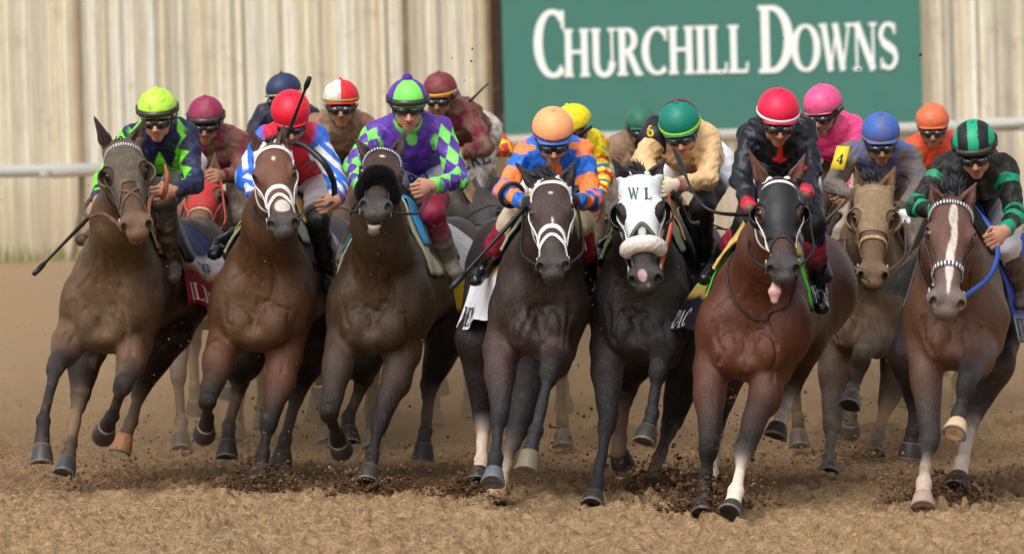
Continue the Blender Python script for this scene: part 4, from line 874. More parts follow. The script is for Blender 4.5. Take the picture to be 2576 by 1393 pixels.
# ------------------------------------------------------------------ fence of upright boards, sign, rail
def fence():
    rs = np.random.RandomState(4); m_ = mat('weathered_boards', attr=True, vary=.2, vscale=5, stretch=(7, 7, .35), mud=(lin(166, 142, 108), .2, 2.2), spec=.15, bump=[(9, .01)])
    a = v3(-60, 73.3, 0); b = v3(60, 92.9, 0); L = np.linalg.norm(b - a); d = (b - a) / L; nn = v3(d[1], -d[0], 0); mb = MB(); s = 0; H_ = 5.6
    tones = [lin(212, 203, 178), lin(218, 212, 194), lin(204, 194, 168), lin(194, 186, 166), lin(182, 174, 156), lin(224, 220, 206), lin(208, 194, 164), lin(166, 160, 148)]
    k = 0
    while s < L:
        wd = rs.uniform(.052, .082); k += 1; c = np.array(tones[rs.choice(8, p=[.22, .2, .14, .12, .08, .14, .07, .03])]) * (1.10 if k % 2 else .96) * rs.uniform(.92, 1.08); off = .012 if k % 2 else .0; t = .03
        p0 = a + d * s; p1 = a + d * (s + wd - .006); base = len(mb.V)
        q = [p0 + nn * off, p1 + nn * off, p1 + nn * (off - t), p0 + nn * (off - t)]; V = [x + v3(0, 0, -.2) for x in q] + [x + v3(0, 0, H_ + rs.uniform(-.03, .03)) for x in q]
        mb.put(V, [tuple(base + i for i in f) for f in [(0, 1, 5, 4), (1, 2, 6, 5), (2, 3, 7, 6), (3, 0, 4, 7), (4, 5, 6, 7)]], tuple(c) + (.8,)); s += wd
    o = mesh_obj('board_panel', np.array(mb.V), mb.F, m_, None, mb.c, False)
    root = thing('wooden_fence', 'tall cream weathered fence of upright boards behind the track', 'fence', (0, 83, 0)); o.parent = root; o.matrix_parent_inverse = Matrix.Identity(4); o.location = (0, -83, 0)
    dk = MB(); dk.box(a + v3(0, 0, 0), a + v3(.01, .01, .01), lin(60, 50, 40, .8)) if False else None
    for u, wd, c, y0 in ((1254, .09, lin(58, 46, 36, .8), 0), (1232, .035, lin(120, 100, 76, .8), 0), (1022, .025, lin(120, 100, 80, .8), 0), (210, .02, lin(170, 140, 110, .8), 0), (2322, .03, lin(200, 190, 166, .8), 0)):
        p = P(u, 340, 83); t = (p[0] - a[0]) / d[0]; p = a + d * t + nn * .09; mb = MB(); mb.box((p[0] - wd, p[1] - .05, -.1), (p[0] + wd, p[1] + .04, H_), c); q = mb.build('post', m_, root, False)
    # sign
    pl = lambda u, v: (lambda y: P(u, v, y))(0)
    def onf(u, v, o_=.2):
        # intersection of the pixel ray with the fence plane moved o_ forward
        dd = FW + (u - W0 / 2) / FPX * CR - (v - H0 / 2) / FPX * CU; q0 = a + nn * o_; t = ((q0 - v3(0, 0, CAMH)) @ nn) / (dd @ nn); return v3(0, 0, CAMH) + dd * t
    bl = onf(1271, 350); br = onf(2322, 302); zb = min(bl[2], br[2]); sroot = thing('sign_board', 'large green board with white serif course name on the fence', 'sign', (bl[0], bl[1], zb)); sroot['_o'] = tuple(float(x) for x in (bl[0], bl[1], zb))
    mg = mat('green_sign_paint', base=lin(64, 120, 107), rough=.5, vary=.05, vscale=3); ux = nrm(v3(br[0] - bl[0], br[1] - bl[1], 0)); wd = np.linalg.norm((br - bl)[:2]); V = []
    for dz in (0, H_ - zb - .3):
        for x in (0, wd):
            for o_ in (0, .05): V.append(v3(bl[0], bl[1], zb) + ux * x + v3(0, 0, dz) - nn * o_)
    F = [(0, 2, 6, 4), (1, 5, 7, 3), (0, 1, 3, 2), (4, 6, 7, 5), (0, 4, 5, 1), (2, 3, 7, 6)]; mesh_obj('panel', V, F, mg, sroot, smooth=False)
    ml = mat('white_sign_letters', base=lin(240, 242, 238), rough=.5)
    def word(txt, u0, v0, u1, hpx, sx_):
        p = onf(u0, v0, .215); K = FPX / p[1]; hm = hpx / K; pe = onf(u1, v0 + (u0 - u1) * .0255, .215); wm = np.linalg.norm((pe - p)[:2])
        _, _, w1 = text_mesh(txt, lambda x, y, l: np.zeros((len(np.atleast_1d(x)), 3)), hm); sx = wm / w1
        mp = lambda x, y, l: p[None] + ux[None] * np.asarray(x)[:, None] + v3(0, 0, 1)[None] * np.asarray(y)[:, None] + nn[None] * l
        V, F, _ = text_mesh(txt, mp, hm, sx=sx, bold=1.22); mesh_obj('lettering', V, F, ml, sroot, smooth=False)
    word('C', 1347, 197, 1425, 170, 1); word('HURCHILL', 1418, 194, 1886, 119, 1); word('D', 1910, 184, 1998, 168, 1); word('OWNS', 1994, 181, 2262, 118, 1)
    # rail
    rt = thing('outer_rail', 'white round running rail in front of the board fence', 'rail', (0, 80, 0)); rt['_o'] = (0., 80., 0.)
    pts = [v3(-52, 73, 1.25)] + [onf(u, v, 1.6) for u, v in ((-400, 443), (100, 432), (230, 427), (1280, 357), (1850, 340), (2560, 314), (3100, 296))] + [v3(52, 90, 1.5)]
    mb = MB(); mb.tube(smooth_path(pts, 6), .085, 12, lin(176, 176, 168, .6)); mb.build('rail_tube', M['helm'], rt)
    for u in (-60, 205, 780, 1500, 1900, 2420):
        zr = np.interp(u, (-400, 100, 230, 1280, 1850, 2560), [q[2] for q in pts[1:7]]); p = onf(u, 430, 1.5); mb = MB(); mb.tube([v3(p[0], p[1], zr), v3(p[0] - .05, p[1] + .5, .7), v3(p[0] - .25, p[1] + 1.1, -.1)], .045, 8, lin(52, 66, 56, .5)); mb.build('post', M['tack'], rt)
    # weeds along the foot of the boards
    mb = MB(); rs = np.random.RandomState(9); 
    for i in range(2500):
        x = rs.uniform(-20, 22); 
        if vnoise(np.array([x]), np.array([0.]), .9, 3)[0] < .45 and x > -5: continue
        t = (x - a[0]) / d[0]; p = a + d * t + nn * rs.uniform(.05, .5); hh = rs.uniform(.08, .3); b0 = len(mb.V); dx = rs.uniform(-.05, .05)
        mb.put([p + v3(-.02, 0, -.02), p + v3(.02, 0, -.02), p + v3(dx, 0, hh)], [(b0, b0 + 1, b0 + 2)], tuple(np.array(lin(96, 128, 52)) * rs.uniform(.6, 1.2)) + (.8,))
    g = mb.build('weeds', M['clod'], None, False); tag(g, 'thin green weeds along the foot of the board fence', 'weeds'); g['kind'] = 'stuff'
if not ONLY or 'bg' in ONLY: fence()
# ------------------------------------------------------------------ flying dirt
def clods(name, label, spec, seed):
    rs = np.random.RandomState(seed); t = (1 + 5 ** .5) / 2
    iv = np.array([(-1, t, 0), (1, t, 0), (-1, -t, 0), (1, -t, 0), (0, -1, t), (0, 1, t), (0, -1, -t), (0, 1, -t), (t, 0, -1), (t, 0, 1), (-t, 0, -1), (-t, 0, 1)]) / 1.9
    fc = np.array([(0, 11, 5), (0, 5, 1), (0, 1, 7), (0, 7, 10), (0, 10, 11), (1, 5, 9), (5, 11, 4), (11, 10, 2), (10, 7, 6), (7, 1, 8), (3, 9, 4), (3, 4, 2), (3, 2, 6), (3, 6, 8), (3, 8, 9), (4, 9, 5), (2, 4, 11), (6, 2, 10), (8, 6, 7), (9, 8, 1)])
    Vs = []; Fs = []; Cs = []; n0 = 0
    for (c, sp, n, s0, s1, col) in spec:
        for i in range(int(n * .8)):
            p = np.array(c) + rs.normal(size=3) * np.array(sp); p[2] = abs(p[2] - 0) if p[2] < 0 else p[2]
            if rs.rand() < .25: p = p + (p - np.array(c)) * rs.uniform(.3, 1.2)
            p[2] = max(p[2], .0)
            s = math.exp(math.log(s0) + (math.log(s1) - math.log(s0)) * rs.rand() ** 1.5); v = iv * rs.uniform(.55, 1.25, (12, 1)) * s * rs.uniform(.7, 1.3, (1, 3))
            Vs.append(v + p); Fs.append(fc + n0); n0 += 12; k = rs.uniform(.6, 1.35); Cs.append(np.tile(np.array([col[0] * k, col[1] * k, col[2] * k, .9]), (12, 1)))
    o = mesh_obj(name, np.vstack(Vs), np.vstack(Fs), M['clod'], None, np.vstack(Cs), False); o['kind'] = 'stuff'; o['label'] = label; o['category'] = 'flying dirt'
def splash():
    dk = lin(92, 70, 52); md = lin(132, 105, 80); sp = []
    for u, v, Y, sx, sz, n, hi in ((652, 1236, 32.1, .085, .04, 1300, 1), (648, 1212, 32.1, .06, .09, 450, 1), (722, 1228, 32.3, .06, .05, 250, 0), (932, 1238, 31.85, .10, .035, 1100, 1), (930, 1212, 31.9, .09, .07, 420, 0), (1180, 1250, 31.4, .085, .045, 1200, 1), (1240, 1264, 30.8, .04, .03, 250, 0),
                                (1650, 1240, 31.4, .11, .045, 1100, 1), (1660, 1205, 31.6, .12, .09, 450, 0), (1772, 1274, 29.85, .09, .05, 1700, 1), (1800, 1250, 29.9, .07, .07, 800, 1), (1890, 1230, 30.1, .05, .10, 280, 0), (2255, 1238, 30.2, .06, .06, 700, 0), (2390, 1240, 30.1, .09, .05, 800, 1), (2170, 1165, 33.4, .13, .05, 700, 0),
                                (225, 1212, 32.6, .11, .035, 450, 0), (320, 1195, 33.0, .12, .09, 320, 0), (480, 1150, 33.5, .5, .2, 260, 0), (760, 1120, 33.5, .3, .22, 260, 0), (1430, 1140, 33, .3, .15, 420, 0), (1850, 1010, 30.6, .05, .12, 110, 0), (2010, 1110, 32, .3, .17, 250, 0), (2440, 1120, 31.5, .3, .2, 140, 0)):
        c = P(u, v, Y); sp.append((c, (sx, .10, sz), n, .0028, .0165 if hi else .011, dk if hi else md))
    clods('kicked_up_dirt', 'dark clods of dirt thrown up around the hooves', sp, 5)
    sp = [(v3(0, 32.5, .75), (2.2, 1.2, .5), 900, .002, .006, md), (v3(0, 30, 1.2), (2.0, 1., .5), 260, .002, .005, md), (P(2298, 140, 30), (.01, .01, .01), 2, .008, .013, dk), (P(1170, 150, 30.), (.06, .1, .06), 6, .004, .008, dk), (P(2240, 180, 31), (.12, .1, .08), 6, .004, .008, dk)]
    clods('flying_grit', 'small specks of dirt hanging in the air over the track', sp, 6)
if not ONLY or 'bg' in ONLY: splash()

def dust():
    for i, (c, r, dn) in enumerate(((v3(.1, 34.0, .08), v3(3.4, 1.2, .55), .16), (v3(-.3, 37.9, .35), v3(4.8, 3.3, .95), .17), (v3(.3, 42.5, .55), v3(6.5, 3.5, 1.3), .12))):
        m = bpy.data.materials.new('airborne_dust'); m.use_nodes = True; t = m.node_tree; t.nodes.clear(); N = t.nodes; Lk = t.links
        o = N.new('ShaderNodeOutputMaterial'); pv = N.new('ShaderNodeVolumePrincipled'); pv.inputs['Color'].default_value = (*lin(232, 194, 150), 1); pv.inputs['Density'].default_value = dn; Lk.new(pv.outputs[0], o.inputs['Volume'])
        V, F = uv_sphere(c, 1, 32, 16, r); V[:, 2] = np.maximum(V[:, 2], .03 + .02 * i); o_ = mesh_obj('dust_cloud', V, F, m, None, None, True, c); o_['kind'] = 'stuff'; o_['label'] = ('thin', 'low', 'far')[i] + ' pale brown dust cloud hanging behind the running horses'; o_['category'] = 'dust'
if not ONLY or 'dust' in ONLY: dust()
# ------------------------------------------------------------------ the field: horses and riders
on = lambda k: (not ONLY) or (k in ONLY)
BAY = lin(104, 62, 44, .42); BAY2 = lin(92, 64, 50, .45); DBAY = lin(62, 45, 40, .4); BLKH = lin(52, 46, 48, .42); MUDC = lin(140, 112, 84, .7)
NAVY = lin(20, 28, 70, .5); NEON = lin(120, 235, 50, .5); PURP = lin(92, 50, 158, .45); LIME = lin(128, 235, 90, .45); RED = lin(214, 26, 46, .5); BLUE = lin(36, 106, 214, .5); WH = lin(224, 224, 226, .6)
ORG = lin(255, 136, 66, .45); RBL = lin(28, 104, 205, .45); GOLD = lin(226, 186, 136, .32); MAR = lin(122, 34, 58, .45); BLACK = lin(22, 24, 34, .45); GRN = lin(14, 150, 108, .5); MARL = lin(138, 38, 62, .35)
PADG = lin(150, 158, 132, .7); PADY = lin(214, 182, 96, .7); MUDS = lin(146, 120, 96, .7)
def cloth_cf(bands):   # bands: [(side threshold, colour)] by |s|
    def f(sv, yv, base):
        o = base.copy()
        for th, c in bands: o[np.abs(sv) > th] = np.array(c)
        return o
    return f
# --- horse 6 (bay, black hood)
if on('6'):
    X = make_horse(dict(name='racehorse', label='bright bay racehorse in black eye hood with its tongue out', Y=29.9, chest=lin(104, 54, 34, .4), coat=lin(86, 44, 30, .38), poll=(1958, 446), muz=(1972, 688), ears=((1883, 378), (2030, 380)), yaw=R(1), ear=lin(96, 60, 46, .5),
        cu=1898, vb=958, hu=1990, w=.280, lean=.05, fore=lin(100, 54, 38, .4),
        FL=((1790, 925, .14), (1782, 1125, -.08), (1773, 1218, -.05), (1770, 1262, -.12), (1766, 1300, -.2)), FR=((1945, 925, .12), (1872, 1132, -.28), (1852, 1236, -.42), (1842, 1272, -.46), (1832, 1296, -.52)),
        HL=((1830, 900, 1.15), (1800, 1060, 1.2), (1790, 1190, .95), (1787, 1222, .9), (1782, 1250, .85)), HR=((2015, 850, 1.15), (1990, 975, 1.3), (1968, 1045, 1.1), (1958, 1070, 1.02), (1948, 1102, .98)),
        sock={'FR': (lin(232, 214, 196, .6), .3), 'FL': (lin(40, 36, 36, .5), .7), 'HR': (lin(220, 200, 180, .6), .3), 'HL': (lin(214, 192, 168, .6), .6)}, hock=BLK, thigh=lin(88, 44, 32, .4), back=lin(88, 46, 34, .4)))
    hood(X, lin(22, 22, 26, .5), lambda x, t, n: np.maximum(np.maximum(t - (.40 - .9 * np.maximum(np.abs(x) - .035, 0) - .12 * (n < -.06)), 0 - t), -n - .13), cups=.052, cupcol=lin(18, 18, 20, .25), hole=(.045, .055))
    bridle(X, STRAPW, .02, nose='eight', nosecol=lin(40, 32, 32, .5), nw=.012, browcol=STRAPW)
    h = X['h']; T_ = [cone(h(-.03, .575, -.10), h(-.04, .63, -.13), .013, .019, .02, h.X, 1.4, col=lin(196, 150, 146, .35)), cone(h(-.04, .63, -.13), h(-.042, .665, -.16), .019, .013, .02, h.X, 1.4, col=lin(196, 150, 146, .35))]
    F = field_for(T_, .006); F.add(*T_); F.build('tongue', M['skin'], X['root'])
    drape(X, 'saddle_pad', .22, .42, .36, PADY, off=.035, th=.014); drape(X, 'saddle_cloth', .28, .42, .62, lin(92, 214, 72, .55), off=.014)
    _, sm = drape(X, 'number_cloth', .40, .76, .70, WH, cloth_cf([(.62, lin(110, 205, 90, .6)), (.68, lin(206, 176, 90, .6)), (.73, lin(30, 30, 42, .6))]), off=.022, fl=.05, rl=.26, rr=.0, sideR=.86)
    V, F_, _ = text_mesh('TRAC', sm(-1, .755, .69, .16), .095, sx=.68); mesh_obj('lettering', V, F_, M['tack'], X['root'], [lin(225, 225, 228, .6)] * len(V), False)
    V, F_, _ = text_mesh('PHAN', sm(1, .44, .69, .16), .10, sx=.8); mesh_obj('lettering', V, F_, M['tack'], X['root'], [lin(225, 225, 228, .6)] * len(V), False)
    breast_yoke(X, [(1862, 640, .1), (1850, 725, .02), (1895, 800, -.05), (1960, 780, -.02), (1992, 690, .04), (1995, 620, .12)]); saddle(X); tail(X, BLK)
    def hat(l): o = np.tile(np.array(lin(222, 28, 70, .45)), (len(l), 1)); return o
    J = make_jockey(dict(Y=29.9, label='jockey in crimson cap with white band and black silks', head=(1958, 292, .15), rot=(4, 26, 2), skin=lin(172, 118, 92, .5), SL=(1888, 338, .38), SR=(2024, 330, .38), EL=(1866, 450, .25), ER=(2040, 430, .25), WL=(1886, 524, -.02), WR=(2026, 492, .0), hip=(1965, 415, .95),
        KL=(1880, 560, .42), AL=(1800, 668, .62), TL=(1772, 702, .45), KR=(2046, 560, .42), AR=(2058, 730, .62), TR=(2068, 776, .45), jacket=BLACK, cuff=lin(226, 40, 66, .5), glove=lin(30, 26, 30, .6), helm_cf=hat, bands=[(.022, .016, lin(240, 238, 238, .5))], boot=lin(16, 17, 22, .12), boottop=MARL, topat=.5, topfrom=.3, knee=lin(22, 22, 28, .5), kneeat=.5, silkmat='silk',
        jmarks=[(1964, 392, .2, (.016, .25, .05), lin(240, 40, 50, .5)), (1964, 400, .2, (.042, .25, .016), lin(240, 40, 50, .5)), (1930, 425, .2, (.06, .25, .018), lin(200, 34, 56, .5)), (2000, 422, .2, (.06, .25, .018), lin(200, 34, 56, .5)), (1964, 436, .2, (.10, .25, .010), lin(200, 34, 56, .5))], hdL=((0.1, -.5, -.6), (0, .6, .8), (1, 0, 0)), hdR=((-.1, -.5, -.6), (0, .6, .8), (-1, 0, 0))))
    reins(X, J); whip('black riding whip curving back from the hand of the rider in black silks', P(1905, 543, 29.75), P(1698, 380, 30.1), bend=P(1772, 520, 29.7), r=.008, hand=.1)
def px(p):
    d = np.asarray(p) - v3(0, 0, CAMH); z = d @ FW; return (W0 / 2 + FPX * (d @ CR) / z, H0 / 2 - FPX * (d @ CU) / z)
def cloth_text(X, sm, side, txt, yb, sb, hgt, col, sx=.9):
    V, F_, _ = text_mesh(txt, sm(side, yb, sb, .16), hgt, sx=sx, bold=1.1); mesh_obj('lettering', V, F_, M['tack'], X['root'], [tuple(col)] * len(V), False)
GOG = lin(30, 29, 30, .4)
# --- horse 1
if on('1'):
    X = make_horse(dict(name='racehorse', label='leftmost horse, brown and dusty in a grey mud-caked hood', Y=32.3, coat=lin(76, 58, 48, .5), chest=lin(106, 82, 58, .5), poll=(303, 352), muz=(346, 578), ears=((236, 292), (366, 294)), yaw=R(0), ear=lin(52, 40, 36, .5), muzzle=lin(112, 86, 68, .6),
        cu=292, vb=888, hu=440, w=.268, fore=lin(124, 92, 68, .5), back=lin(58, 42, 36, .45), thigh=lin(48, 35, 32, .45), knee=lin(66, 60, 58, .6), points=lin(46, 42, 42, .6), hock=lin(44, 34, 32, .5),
        FL=((183, 850, .12), (141, 921, -.12), (108, 1058, -.34), (106, 1122, -.4), (105, 1176, -.46)), FR=((340, 868, .12), (308, 972, -.32), (282, 1046, -.1), (270, 1070, .02), (262, 1090, .1)),
        HL=((215, 860, .9), (203, 990, .75), (178, 1118, .42), (170, 1156, .33), (160, 1196, .26)), HR=((425, 830, 1.2), (355, 975, 1.3), (330, 1060, 1.05), (315, 1095, 1.), (300, 1142, .96)),
        shank={'HL': lin(128, 104, 82, .7), 'HR': lin(128, 104, 82, .7)}, pastern={'HL': lin(40, 36, 36, .5), 'HR': lin(120, 96, 78, .6)}, hoofcol={'HR': lin(196, 140, 96, .5), 'FL': lin(64, 62, 60, .4), 'HL': lin(70, 72, 76, .35)}, mat='coat_mud'))
    hood(X, lin(84, 78, 68, .8), lambda x, t, n: np.maximum(np.maximum(t - (.30 + .16 * (np.abs(x) > .03) * np.clip((np.abs(x) - .03) / .04, 0, 1)), 0 - t), -n - .16), cups=.056, cupcol=lin(106, 92, 76, .6), mat_='tack_mud')
    bridle(X, lin(88, 68, 52, .7), .018, nose='eight', nosecol=lin(96, 76, 60, .7), nw=.014, browcol='chain', mat_='tack_mud')
    drape(X, 'saddle_pad', .3, .62, .42, lin(150, 120, 84, .7), off=.02, mat_='silk_mud')
    _, sm = drape(X, 'number_cloth', .75, 1.2, .72, lin(214, 208, 204, .6), cloth_cf([(.10, lin(30, 42, 92, .6)), (.5, lin(214, 208, 204, .6)), (.68, lin(190, 160, 90, .6)), (.70, lin(150, 30, 44, .6))]), off=.018, mat_='silk_spot', rl=.22, rr=.22)
    cloth_text(X, sm, -1, 'ILIEN', 1.19, .69, .10, lin(226, 200, 196, .6), .8); cloth_text(X, sm, 1, 'ILIEN', .78, .69, .10, lin(226, 200, 196, .6), .95); cloth_text(X, sm, 1, 'FORD', .9, .46, .05, lin(40, 44, 70, .6)); cloth_text(X, sm, 1, 'VE', .92, .53, .05, lin(40, 44, 70, .6))
    saddle(X); tail(X, BLK); mane(X, BLK, 30, .07, up=.5)
    zig = lambda l: np.where(((l[:, 2] < .03))[:, None], np.array(lin(186, 236, 70, .45)), np.array(lin(190, 240, 74, .45)))
    z1 = P(400, 418, 32.5)[2]; x1 = P(400, 418, 32.5)[0]
    def zz1(t, s, V, p):
        xx = V[:, 0] - x1; tr = np.abs(((xx / .10) % 1) - .5) * 2; a = (V[:, 2] > z1 - .045) & (V[:, 2] < z1 - .02 + .10 * tr); b = (np.abs(xx) > .10) & (V[:, 2] > z1 + .11 + .08 * tr) & (V[:, 2] < z1 + .2 + .06 * tr); return np.where((a | b)[:, None], np.array(NEON), np.array(NAVY))
    J = make_jockey(dict(Y=32.3, label='jockey in neon green cap and navy silks with neon diamonds', head=(396, 286, .18), rot=(-6, 16, 0), SL=(330, 348, .38), SR=(470, 338, .36), EL=(262, 455, .3), ER=(490, 462, .2), WL=(246, 505, -.05), WR=(436, 480, -.05), hip=(430, 415, .82),
        KL=(300, 560, .45), AL=(236, 588, .68), TL=(205, 604, .55), KR=(414, 508, .4), AR=(436, 665, .55), TR=(437, 700, .42), jacket=NAVY, sleeve_cf=tri(lin(40, 46, 78, .5), NEON, 3.2, .45, -.15, .06), cuff=lin(62, 62, 78, .5), helm_cf=solidh(lin(190, 240, 72, .45)), helmmat='helm_spot', silkmat='silk_spot', bandgog=.028,
        boot=lin(66, 54, 46, .6), bootmat='tack_mud', knee=lin(60, 52, 46, .6), torso_cf=zz1,
        hdR=((-.75, -.55, -.1), (0, .1, 1), (-.4, 1, -.2)), curl=1.05, seed=3, pants=lin(206, 202, 200, .7)))
    text_on(J['root'], J['Fp'], 'JER', 444, 470, 32.6, .06, lin(30, 30, 40, .6), rot=.25, sx=.8, sans=True, back=.42)
    mb = MB(); p = smooth_path([P(408, 500, 32.1), P(416, 478, 32.05), P(420, 440, 32.05), P(414, 414, 32.1)], 8); mb.tube(p, [.012, .015, .013, .006], 8, lin(176, 92, 66, .5)); p = smooth_path([X['h'](-.06, .52, -.1), P(262, 540, 31.8), P(222, 545, 31.9), P(212, 525, 32.1), P(240, 485, 32.4)], 8); mb.rib(p, [v3(0, -1, 0)] * len(p), .022, .006, lin(96, 60, 48, .5)); p = smooth_path([X['h'](.06, .52, -.1), P(378, 500, 31.8), P(408, 492, 32.1)], 6); mb.rib(p, [v3(0, -1, 0)] * len(p), .02, .005, lin(150, 84, 60, .5)); mb.build('reins', M['tack_mud'], X['root'])
    whip('black riding whip pointing down to the left below the leftmost horse', P(228, 542, 32.25), P(85, 690, 31.9), r=.009, hand=.25)
# --- horse 2
if on('2'):
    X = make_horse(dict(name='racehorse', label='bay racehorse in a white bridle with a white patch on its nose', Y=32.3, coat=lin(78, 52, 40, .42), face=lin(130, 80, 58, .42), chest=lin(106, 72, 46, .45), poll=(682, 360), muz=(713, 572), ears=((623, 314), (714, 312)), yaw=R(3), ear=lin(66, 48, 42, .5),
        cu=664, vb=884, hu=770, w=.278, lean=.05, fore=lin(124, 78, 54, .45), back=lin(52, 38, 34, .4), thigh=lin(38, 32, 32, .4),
        FL=((562, 868, .12), (522, 1010, -.3), (521, 1050, -.02), (518, 1070, .03), (515, 1085, .08)), FR=((715, 900, .12), (677, 1062, -.06), (662, 1140, -.1), (658, 1175, -.12), (652, 1215, -.18)),
        HL=((605, 900, 1.), (606, 955, 1.15), (576, 1072, .85), (572, 1112, .8), (570, 1158, .74)), HR=((795, 860, 1.2), (752, 972, 1.3), (718, 1104, 1.05), (712, 1130, 1.04), (706, 1168, 1.04)),
        shank={'HL': lin(116, 92, 76, .7), 'HR': lin(92, 70, 64, .7)}, pastern={'HL': lin(34, 30, 32, .45), 'HR': lin(40, 36, 36, .5)}, marks=[((.0, .13, .0), (.013, .02, .03), WHT, .3), ((.01, .465, -.01), (.042, .04, .05), WHT), ((0, .56, -.06), (.075, .055, .09), lin(62, 56, 56, .45), .2)]))
    bridle(X, STRAPW, .024, nose='arch', nosecol=STRAPW, nw=.028, browcol=STRAPW)
    drape(X, 'saddle_pad', .22, .5, .40, PADG, off=.03, th=.014); drape(X, 'pad_cover', .3, .62, .30, lin(196, 160, 88, .75), off=.046)
    _, sm = drape(X, 'number_cloth', .75, 1.15, .70, lin(176, 164, 206, .6), cloth_cf([(.12, lin(28, 34, 66, .6)), (.35, lin(176, 164, 206, .6)), (.6, lin(206, 176, 90, .6)), (.64, lin(34, 38, 72, .6))]), off=.018, rl=.24)
    cloth_text(X, sm, -1, 'R', 1.13, .68, .09, lin(226, 226, 230, .6)); cloth_text(X, sm, 1, 'R', .77, .66, .09, lin(226, 226, 230, .6))
    saddle(X); tail(X, BLK, 2); mane(X, BLK, 60, .10, up=1., fl=.5)
    tcf = lambda t, s, V, p: np.tile(np.array(RED), (len(V), 1))
    def slv2(t, s, V, p):
        q = (s / .06) if s is not None else V[:, 0] * 0; m = ((np.floor((q * .8 + t * 1.6) * 2.2).astype(int) % 2) * (t > .25))[:, None]; return np.array(BLUE)[None] * (1 - m) + np.array(WH)[None] * m
    J = make_jockey(dict(Y=32.3, label='jockey in bright red cap and red body silks with blue striped sleeves', head=(732, 292, .16), rot=(2, 36, -2), SL=(664, 352, .38), SR=(796, 350, .36), EL=(618, 448, .25), ER=(852, 462, .22), WL=(650, 500, .0), WR=(846, 506, -.08), hip=(760, 432, .82),
        KL=(655, 575, .5), AL=(556, 610, .72), TL=(538, 640, .6), KR=(800, 555, .4), AR=(826, 690, .6), TR=(832, 730, .5), jacket=RED, torso_cf=tcf, sleeve=BLUE, sleeve_cf=slv2, cuff=lin(120, 30, 46, .5), helm_cf=solidh(lin(228, 26, 54, .45)), boot=lin(30, 28, 30, .3), knee=lin(24, 24, 28, .5), kneeat=.78, topat=.3, seed=5,
        hdR=((-.7, -.65, -.25), (0, .1, 1), (-.4, 1, -.3)), curl=1.1))
    mb = MB(); p = smooth_path([P(740, 358, 32.0), P(775, 372, 31.95), P(815, 410, 31.9), P(838, 455, 31.95), P(842, 492, 32.1)], 8); mb.rib(p, [v3(.2, -1, .1)] * len(p), .034, .006, lin(34, 30, 30, .4)); p = smooth_path([X['h'](.06, .52, -.1), P(775, 527, 31.7), P(820, 520, 32.0), P(836, 508, 32.1)], 6); mb.rib(p, [v3(0, -.4, 1)] * len(p), .022, .006, lin(30, 28, 30, .4)); p = smooth_path([X['h'](-.06, .52, -.1), P(640, 540, 31.8), P(640, 505, 32.1)], 6); mb.rib(p, [v3(0, -.4, 1)] * len(p), .02, .005, STRAPB); mb.build('reins', M['tack'], X['root'])
    whip('black riding whip held upright in front of the red cap', P(722, 345, 31.9), P(779, 195, 31.7), r=.009, hand=.2, flap=True)
